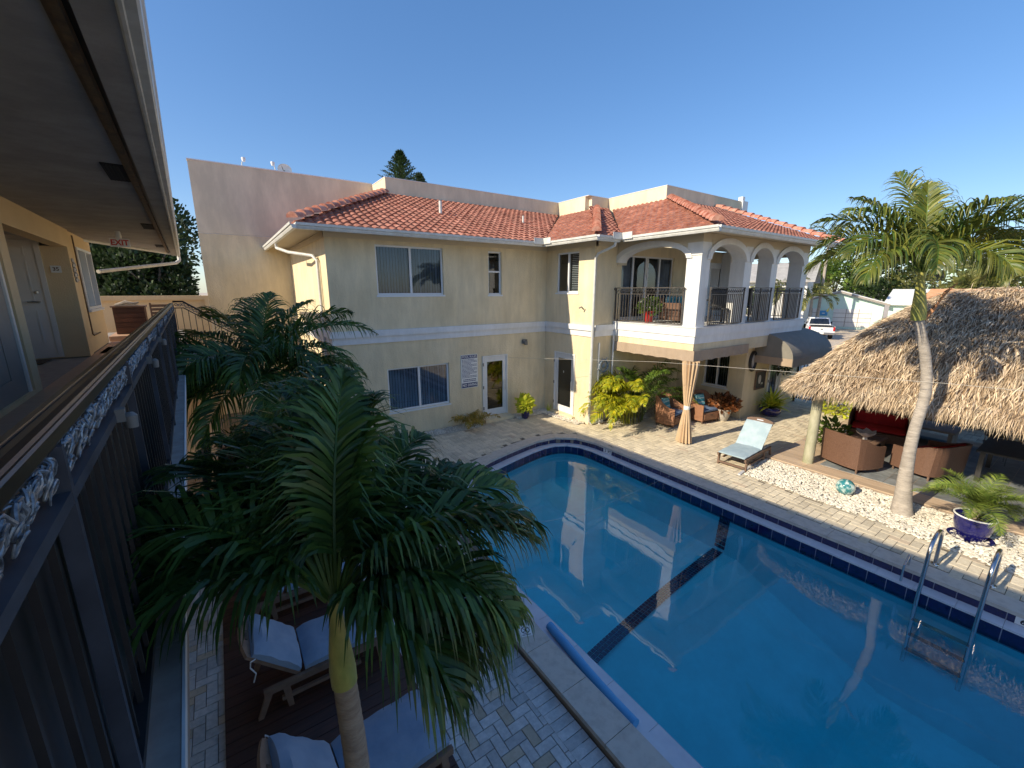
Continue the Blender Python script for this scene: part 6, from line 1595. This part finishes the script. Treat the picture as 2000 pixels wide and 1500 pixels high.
m = MB(); m.add([(14.25 + .15 * math.cos(2 * math.pi * i / n), 6.73, 1.92 + .27 * math.sin(2 * math.pi * i / n)) for i in range(n)], [tuple(range(n))]); part("mirror", m, 'shell', t, world=True)
t = thing("framed_board", "dark framed notice board on the side wall below the grey canopy", "notice board", (14.9, 6.72, 1.2)); m = MB(); m.box(14.62, 15.2, 6.715, 6.745, .95, 1.5); part("panel", m, 'darktop', t, world=True)
m = MB(); m.box(14.58, 15.24, 6.70, 6.735, 1.5, 1.55); m.box(14.58, 15.24, 6.70, 6.735, .9, .95); m.box(14.58, 14.62, 6.70, 6.735, .95, 1.5); m.box(15.2, 15.24, 6.70, 6.735, .95, 1.5); part("frame", m, 'wood', t, world=True)
m = MB(); m.ball((14.86, 6.712, 1.24), (.10, .006, .16), 10, 6); m.box(14.98, 15.10, 6.708, 6.7149, 1.05, 1.12); part("picture", m, 'shell', t, world=True)
sg = thing("pool_rules_sign", "white POOL RULES board with navy header and NO DIVING footer beside the glass door", "sign", (6.27, 11.43, 1.2)); m = MB(); m.box(5.97, 6.56, 11.43, 11.448, 1.18, 2.24); part("board", m, 'signw', sg, world=True)
m = MB(); m.box(5.99, 6.54, 11.4265, 11.4295, 2.12, 2.225); part("header", m, 'signnavy', sg, world=True); m = MB(); m.box(5.99, 6.54, 11.4265, 11.4295, 1.20, 1.345); part("footer", m, 'signnavy', sg, world=True)
SX = lambda z0, f=1.0: (lambda x, y: (6.265 + x * f, 11.4255, z0 + y))
part("lettering", text_mb("POOL RULES", .095, SX(2.172, .93), bold=.002), 'signw', sg, world=True); part("lettering", text_mb("NO DIVING", .115, SX(1.272, .86), bold=.003), 'signw', sg, world=True)
rnd = random.Random(6); m = MB()
for i in range(15):
    z = 2.075 - i * .040; x = 6.0
    end = 6.52 if i % 3 else rnd.uniform(6.2, 6.45)
    while x < end: w_ = rnd.uniform(.02, .07); m.box(x, min(x + w_, 6.53), 11.4275, 11.4295, z, z + .016); x += w_ + .012
part("small_print", m, 'signnavy', sg, world=True, fix=False)
m = MB()
for z in (1.44, 1.39):
    x = 6.04
    while x < 6.48: w_ = rnd.uniform(.03, .07); m.box(x, x + w_, 11.4275, 11.4295, z, z + .026); x += w_ + .014
part("bold_print", m, 'signnavy', sg, world=True, fix=False)
m = MB(); m.box(8.98, 9.26, 9.95, 10.75, .005, .03); solo("doormat", m, 'brick', "terracotta-coloured doormat in the pebbles before the second glass door", "mat", (9.12, 10.35, .005))
m = MB(); P = [(9.9 + .25 * math.cos(t * .5) * (1 + t * .02), 8.95 + .12 * math.sin(t * .5), .03 + t * .002) for t in range(0, 26)] + [(10.4, 8.8, .02), (11.0, 8.6, .02)]; m.tube(P, .012, 6); solo("garden_hose", m, 'soil', "dark garden hose coiled on the pebbles at the foot of the downpipe", "hose", (9.9, 8.95, .0), True)

# ------------------------------------------------------------------ balcony furniture
t = thing("balcony_sofa", "dark wicker sofa with blue and white cushions on the balcony", "sofa", (12.0, 8.0, 3.222)); m = MB(); m.rbox((0, 0, .22), (1.3, .75, .30), None, .02); m.rbox((0, .33, .45), (1.3, .10, .6), None, .02); m.rbox((-.62, 0, .35), (.08, .75, .5), None, .02); m.rbox((.62, 0, .35), (.08, .75, .5), None, .02); local("wicker_frame", m, 'wicker', t)
m = MB(); m.rbox((0, -.03, .42), (1.1, .6, .12), None, .04); local("seat_cushion", m, 'navyc', t, True)
for x in (-.3, .3): m = MB(); m.rbox((x, .2, .62), (.5, .14, .35), None, .05); local("back_cushion", m, 'pillow', t, True)
t = thing("balcony_table", "small dark round table behind the balcony's corner pier", "table", (11.6, 7.2, 3.222)); m = MB(); m.lathe((0, 0, .68), [(.001, 0), (.36, 0), (.38, .02), (.36, .04), (.001, .04)], 24); local("table_top", m, 'darktop', t, True); m = MB(); m.tube([(0, 0, .02), (0, 0, .68)], .03, 8); local("leg", m, 'black', t)
m = MB(); m.lathe((0, 0, 0), [(.22, 0), (.22, .02), (.03, .04)], 16); local("base", m, 'black', t)
for i, (x, y, rz, lab) in enumerate(((13.3, 7.1, 100, "dark balcony chair behind the second arch railing"), (14.9, 7.3, 60, "dark balcony chair behind the last arch railing"), (12.4, 7.0, -60, "dark balcony chair behind the first arch railing"))):
    t = thing("balcony_chair", lab, "chair", (x, y, 3.222), R(rz), "dark chairs on the balcony"); m = MB(); m.rbox((0, 0, .43), (.5, .5, .06), None, .02); local("seat", m, 'darktop', t); m = MB(); m.rbox((0, .24, .75), (.5, .05, .55), None, .02); local("backrest", m, 'darktop', t)
    for sx_ in (-1, 1):
        for sy_ in (-1, 1): m = MB(); m.box(sx_ * .22 - .02, sx_ * .22 + .02, sy_ * .22 - .02, sy_ * .22 + .02, 0, .40); local("leg", m, 'black', t)

# ------------------------------------------------------------------ under the shaggy palm
t = thing("iron_fence", "low black iron fence along the ground under the shaggy palm", "fence", (-.62, 11, 0)); m = MB(); m.box(-.64, -.60, 9.2, 13.2, 1.0, 1.03); m.box(-.64, -.60, 9.2, 13.2, .12, .15); part("rail", m, 'black', t, world=True)
y = 9.2
while y < 13.2: m = MB(); m.box(-.63, -.61, y - .01, y + .01, 0, 1.0); part("picket", m, 'black', t, world=True); y += .16
t = thing("wooden_planter", "weathered wooden planter box behind the shaggy palm's trunk", "planter", (.1, 10.9, 0)); m = MB(); m.rbox((0, 0, .35), (1.0, .6, .7), None, .02); local("box_body", m, 'wood', t); lv = MB(); leafball(lv, (0, 0, .85), (.5, .35, .3), 240, .16, rnd); local("foliage", lv, 'leaf_d', t, fix=False)
for i, (x, y, s_, mt_, lab) in enumerate(((-.15, 9.75, .34, 'potgrey', "grey square stone planter on the ground by the iron fence"), (-.2, 10.25, .26, 'brick', "terracotta block pot beside the grey stone planter"), (.9, 10.2, .3, 'potgrey', "pale round pot half hidden under the shaggy palm"))):
    t = thing("ground_planter", lab, "planter", (x, y, 0), .3 * i, "pots under the shaggy palm"); m = MB(); m.lathe((0, 0, 0), hollow(s_ * .4, s_ * .55, s_ * .9), 20); local("pot", m, mt_, t, True); lv = MB(); leafball(lv, (0, 0, s_ * 1.2), (s_ * .7, s_ * .7, s_ * .5), 120, .12, rnd); local("foliage", lv, 'leaf_d', t, fix=False)

# ------------------------------------------------------------------ roof things
for (x, a, lab) in ((1.22, 1, "white twin floodlight on the gable wall's top closer to its free edge"), (2.20, -1, "white angled floodlight on the gable wall's top beside the satellite dish")):
    t = thing("roof_floodlight", lab, "light", (x, 17.4, 8.15)); m = MB(); m.tube([(0, 0, 0), (.02 * a, 0, .16)], .018, 6); local("bracket", m, 'gutter', t); m = MB(); m.lathe((.07 * a, -.06, .22), [(.001, -.07), (.045, -.06), (.065, .03), (.06, .06), (.001, .06)], 12); local("lamp_head", m, 'white', t, True)
t = thing("satellite_dish", "small white satellite dish standing on the gable wall", "satellite dish", (2.50, 17.55, 8.15)); m = MB(); vs = []; n = 20
for (r_, d_) in ((.001, .07), (.12, .055), (.22, .0), (.225, -.01)):
    for k in range(n): a = 2 * math.pi * k / n; vs.append((r_ * math.cos(a), -.05 + d_, .12 + r_ * .85 * math.sin(a)))
m.add(vs, [(i * n + k, i * n + (k + 1) % n, (i + 1) * n + (k + 1) % n, (i + 1) * n + k) for i in range(3) for k in range(n)]); local("dish", m, 'white', t, True); m = MB(); m.tube([(0, .02, 0), (0, .03, .12)], .02, 6); m.tube([(0, 0, -.02), (-.1, -.2, .18)], .012, 6); local("feed_arm", m, 'lamp', t)

# ------------------------------------------------------------------ gate, wires
t = thing("iron_gate", "black iron garden gate between the building's end and the hut", "gate", (18.2, 6.0, 0)); m = MB(); m.box(18.18, 18.22, 4.9, 6.9, 1.85, 1.9); m.box(18.18, 18.22, 4.9, 6.9, .1, .14); part("frame", m, 'black', t, world=True)
y = 4.92
while y < 6.9: m = MB(); m.box(18.19, 18.21, y - .012, y + .012, .05, 1.95); part("bar", m, 'black', t, world=True); y += .11
m = MB(); m.tube([(-.14, 2.35, 2.78), (3.6, 3.55, 1.35), (8.6, 5.35, .02)], .0013, 4); solo("wire", m, 'wire', "thin slack wire crossing low over the pool from the walkway", "wire", (3.6, 3.55, 1.35))
m = MB(); m.tube([(7.72, 11.42, 2.02), (9.0, 6.6, 2.42), (10.0, 1.5, 2.66), (10.3, -1.5, 2.75)], .0035, 4); solo("wire", m, 'wire', "thin level wire running from the glass door past the palm trunk", "wire", (9.0, 6.6, 2.4))

# ------------------------------------------------------------------ pickup truck, houses
tk = thing("pickup_truck", "white pickup truck parked on the street, seen from behind", "truck", (44.5, 15.4, -.16), R(27))
# local: faces +x, rear bumper at x=0
def side(P, y0, y1): m = MB(); m.ext([(x, y0, z) for x, z in P], (0, y1 - y0, 0)); return m
m = side([(.12, .62), (.05, 1.10), (.10, 1.18), (3.75, 1.18), (3.85, 1.20), (5.55, 1.12), (5.8, .98), (5.85, .60), (5.2, .55), (5.1, .82), (4.9, .95), (4.6, .95), (4.4, .82), (4.3, .50), (1.75, .50), (1.65, .80), (1.45, .93), (1.15, .93), (.95, .80), (.85, .55)], -.98, .98)
local("body", m, 'truckw', tk)
m = MB(); m.add([(1.95, -.92, 1.181), (3.95, -.92, 1.181), (3.35, -.74, 1.86), (2.1, -.74, 1.86), (1.95, .92, 1.181), (3.95, .92, 1.181), (3.35, .74, 1.86), (2.1, .74, 1.86)], [(0, 1, 2, 3), (4, 5, 6, 7), (0, 3, 7, 4), (1, 2, 6, 5), (3, 2, 6, 7), (0, 1, 5, 4)]); cab = local("cab", m, 'truckw', tk)
m = MB(); m.add([(1.955, -.78, 1.26), (1.955, .78, 1.26), (2.075, .68, 1.76), (2.075, -.68, 1.76)], [(0, 1, 2, 3)]); m.v = [(x - .012, y, z) for x, y, z in m.v]; local("rear_window", m, 'darkglass', cab)
for sy_ in (-1, 1): m = MB(); m.add([(2.25, sy_ * .905, 1.27), (3.65, sy_ * .905, 1.27), (3.25, sy_ * .775, 1.75), (2.3, sy_ * .775, 1.75)], [(0, 1, 2, 3)]); m.v = [(x, y + sy_ * .012, z) for x, y, z in m.v]; local("side_window", m, 'darkglass', cab)
m = MB(); m.box(.2, 1.85, -.80, .80, 1.181, 1.20); local("bed_cover", m, 'rubber', tk)
m = MB(); m.rbox((.02, 0, 1.18), (.08, 1.75, .07), None, .01); local("tailgate_top", m, 'rubber', tk)
m = MB(); m.rbox((.0, 0, .56), (.22, 1.94, .20), None, .03); local("bumper", m, 'steel', tk)
m = MB(); m.rbox((-.118, 0, .58), (.012, .32, .12), None, .004); local("number_plate", m, 'signw', tk)
m = MB(); m.rbox((.055, 0, .93), (.02, .18, .07), None, .005); local("tailgate_handle", m, 'rubber', tk)
for sy_ in (-1, 1):
    m = MB(); m.rbox((.07, sy_ * .90, .97), (.10, .15, .38), None, .03); local("tail_light", m, 'lampred', tk)
    m = MB(); m.rbox((3.55, sy_ * 1.10, 1.32), (.10, .22, .20), None, .03); local("wing_mirror", m, 'rubber', tk)
    for x in (1.30, 4.75):
        m = MB(); m.tube([(x, sy_ * .74, .38), (x, sy_ * 1.0, .38)], .39, 22); wl = local("wheel", m, 'rubber', tk, True); m = MB(); m.tube([(x, sy_ * .99, .38), (x, sy_ * 1.008, .38)], .24, 16); local("rim", m, 'steel', wl, True)

def house(label, A, B, depth, zw, zr, wallm, roofm, over=.5, doors=(), name="house", ridge_across=True, z0=-.17):
    """front wall from A to B (as seen), running back by depth; ridge_across: gable faces the front"""
    A = Vector((*A, 0)); B = Vector((*B, 0)); u = (B - A).normalized(); W = (B - A).length; v = Vector((-u.y, u.x, 0))
    if v.dot(A) < 0: v = -v
    t = thing(name, label, "house", A); P = lambda s_, d_, z: tuple(A + u * s_ + v * d_ + Vector((0, 0, z)))
    m = MB(); c = W / 2
    if ridge_across:
        m.add([P(0, 0, z0), P(W, 0, z0), P(W, 0, zw), P(c, 0, zr - .12), P(0, 0, zw), P(0, depth, z0), P(W, depth, z0), P(W, depth, zw), P(c, depth, zr - .12), P(0, depth, zw)], [(0, 1, 2, 3, 4), (5, 6, 7, 8, 9), (0, 4, 9, 5), (1, 2, 7, 6)])
    else: m.add([P(0, 0, z0), P(W, 0, z0), P(W, 0, zw), P(0, 0, zw), P(0, depth, z0), P(W, depth, z0), P(W, depth, zw), P(0, depth, zw)], [(0, 1, 2, 3), (4, 5, 6, 7), (0, 3, 7, 4), (1, 2, 6, 5)])
    part("wall", m, wallm, t, world=True); sl = (zr - zw) / (W / 2 if ridge_across else depth / 2)
    m = MB(); o = over
    if ridge_across:
        for sg_, s_ in ((-1, -o), (1, W + o)): m.ext([P(s_, -o, zw - o * sl), P(c, -o, zr), P(c, depth + o, zr), P(s_, depth + o, zw - o * sl)], (0, 0, .16))
    else:
        for d_ in (-o, depth + o): m.ext([P(-o, d_, zw - o * sl), P(W + o, d_, zw - o * sl), P(W + o, depth / 2, zr), P(-o, depth / 2, zr)], (0, 0, .16))
    rf = part("roof", m, roofm, t, world=True)
    if ridge_across:
        m = MB()
        for s_ in (-o, W + o): m.ext([P(s_, -o - .04, zw - o * sl - .12), P(c, -o - .04, zr - .12), P(c, -o - .04, zr + .10), P(s_, -o - .04, zw - o * sl + .10)], tuple(v * .04))
        part("fascia", m, 'slabtop', rf, world=True)
    for (s0, s1, za, zb, kind_) in doors:
        m = MB(); m.ext([P(s0, -.06, za), P(s1, -.06, za), P(s1, -.06, zb), P(s0, -.06, zb)], tuple(v * .05)); d_ = part("garage_door" if kind_ == 'g' else "window", m, 'white' if kind_ == 'g' else 'darkglass', t, world=True)
        if kind_ == 'g':
            m = MB(); k = 4
            for i in range(1, k): z = za + (zb - za) * i / k; m.ext([P(s0, -.075, z), P(s1, -.075, z), P(s1, -.075, z + .05), P(s0, -.075, z + .05)], tuple(v * .014))
            for i in range(1, 3): s_ = s0 + (s1 - s0) * i / 3; m.ext([P(s_, -.078, za), P(s_ + .06, -.078, za), P(s_ + .06, -.078, zb), P(s_, -.078, zb)], tuple(v * .014))
            part("panel_line", m, 'slabtop', d_, world=True)
    return t, P
mh, P = house("mint single-storey house with white gable roof and white garage doors across the street", (57.7, 22.9), (60.05, 15.3), 12, 2.75, 4.0, 'mint', 'whiteroof', .45, [(.6, 2.0, .1, 2.1, 'g'), (3.6, 7.0, .1, 2.1, 'g')])
m = MB(); m.ext([P(2.3, -.10, 1.30), P(3.05, -.10, 1.30), P(3.05, -.10, 1.85), P(2.3, -.10, 1.85)], (.03, .01, 0)); 
t = thing("house_sign", "small blue sign with a white mark on the mint house between garage doors", "sign", P(2.7, -.1, 1.5)); part("board", m, 'signblue', t, world=True); m = MB(); m.ext([P(2.55, -.12, 1.5), P(2.8, -.12, 1.5), P(2.8, -.12, 1.62), P(2.55, -.12, 1.62)], (.01, 0, 0)); part("mark", m, 'signw', t, world=True)
house("long low house with a broad white roof beside the mint house", (60.6, 15.0), (62.5, 2.0), 11, 2.75, 4.15, 'mint', 'whiteroof', .5, [(2, 4, .9, 2.0, 'w')], ridge_across=False)
house("house with an orange tile roof behind the thatched hut", (48, 9.5), (49, -7), 9, 2.9, 4.15, 'stucco', 'orangeroof', .6, [(3, 5, .9, 2.0, 'w')], ridge_across=False)
house("two-storey house with a grey shingle roof seen through the balcony arches", (45.5, 28.0), (48.5, 18.6), 10, 5.2, 7.0, 'white', 'greyroof', .6, [(2, 3.6, 3.4, 4.6, 'w'), (6, 7.6, 3.4, 4.6, 'w')], ridge_across=False)
house("pale blue and white three-storey house far behind the sunny palm", (79, 17.5), (81, 9.5), 10, 7.6, 8.6, 'mint', 'whiteroof', .8, [(1, 3, 5.4, 6.8, 'w'), (5, 7, 5.4, 6.8, 'w')], ridge_across=False)
house("white two-storey house far behind the orange roof", (76, 4), (77, -6), 10, 5.4, 6.6, 'white', 'whiteroof', .8, [(1, 3, 3.4, 4.8, 'w')], ridge_across=False)
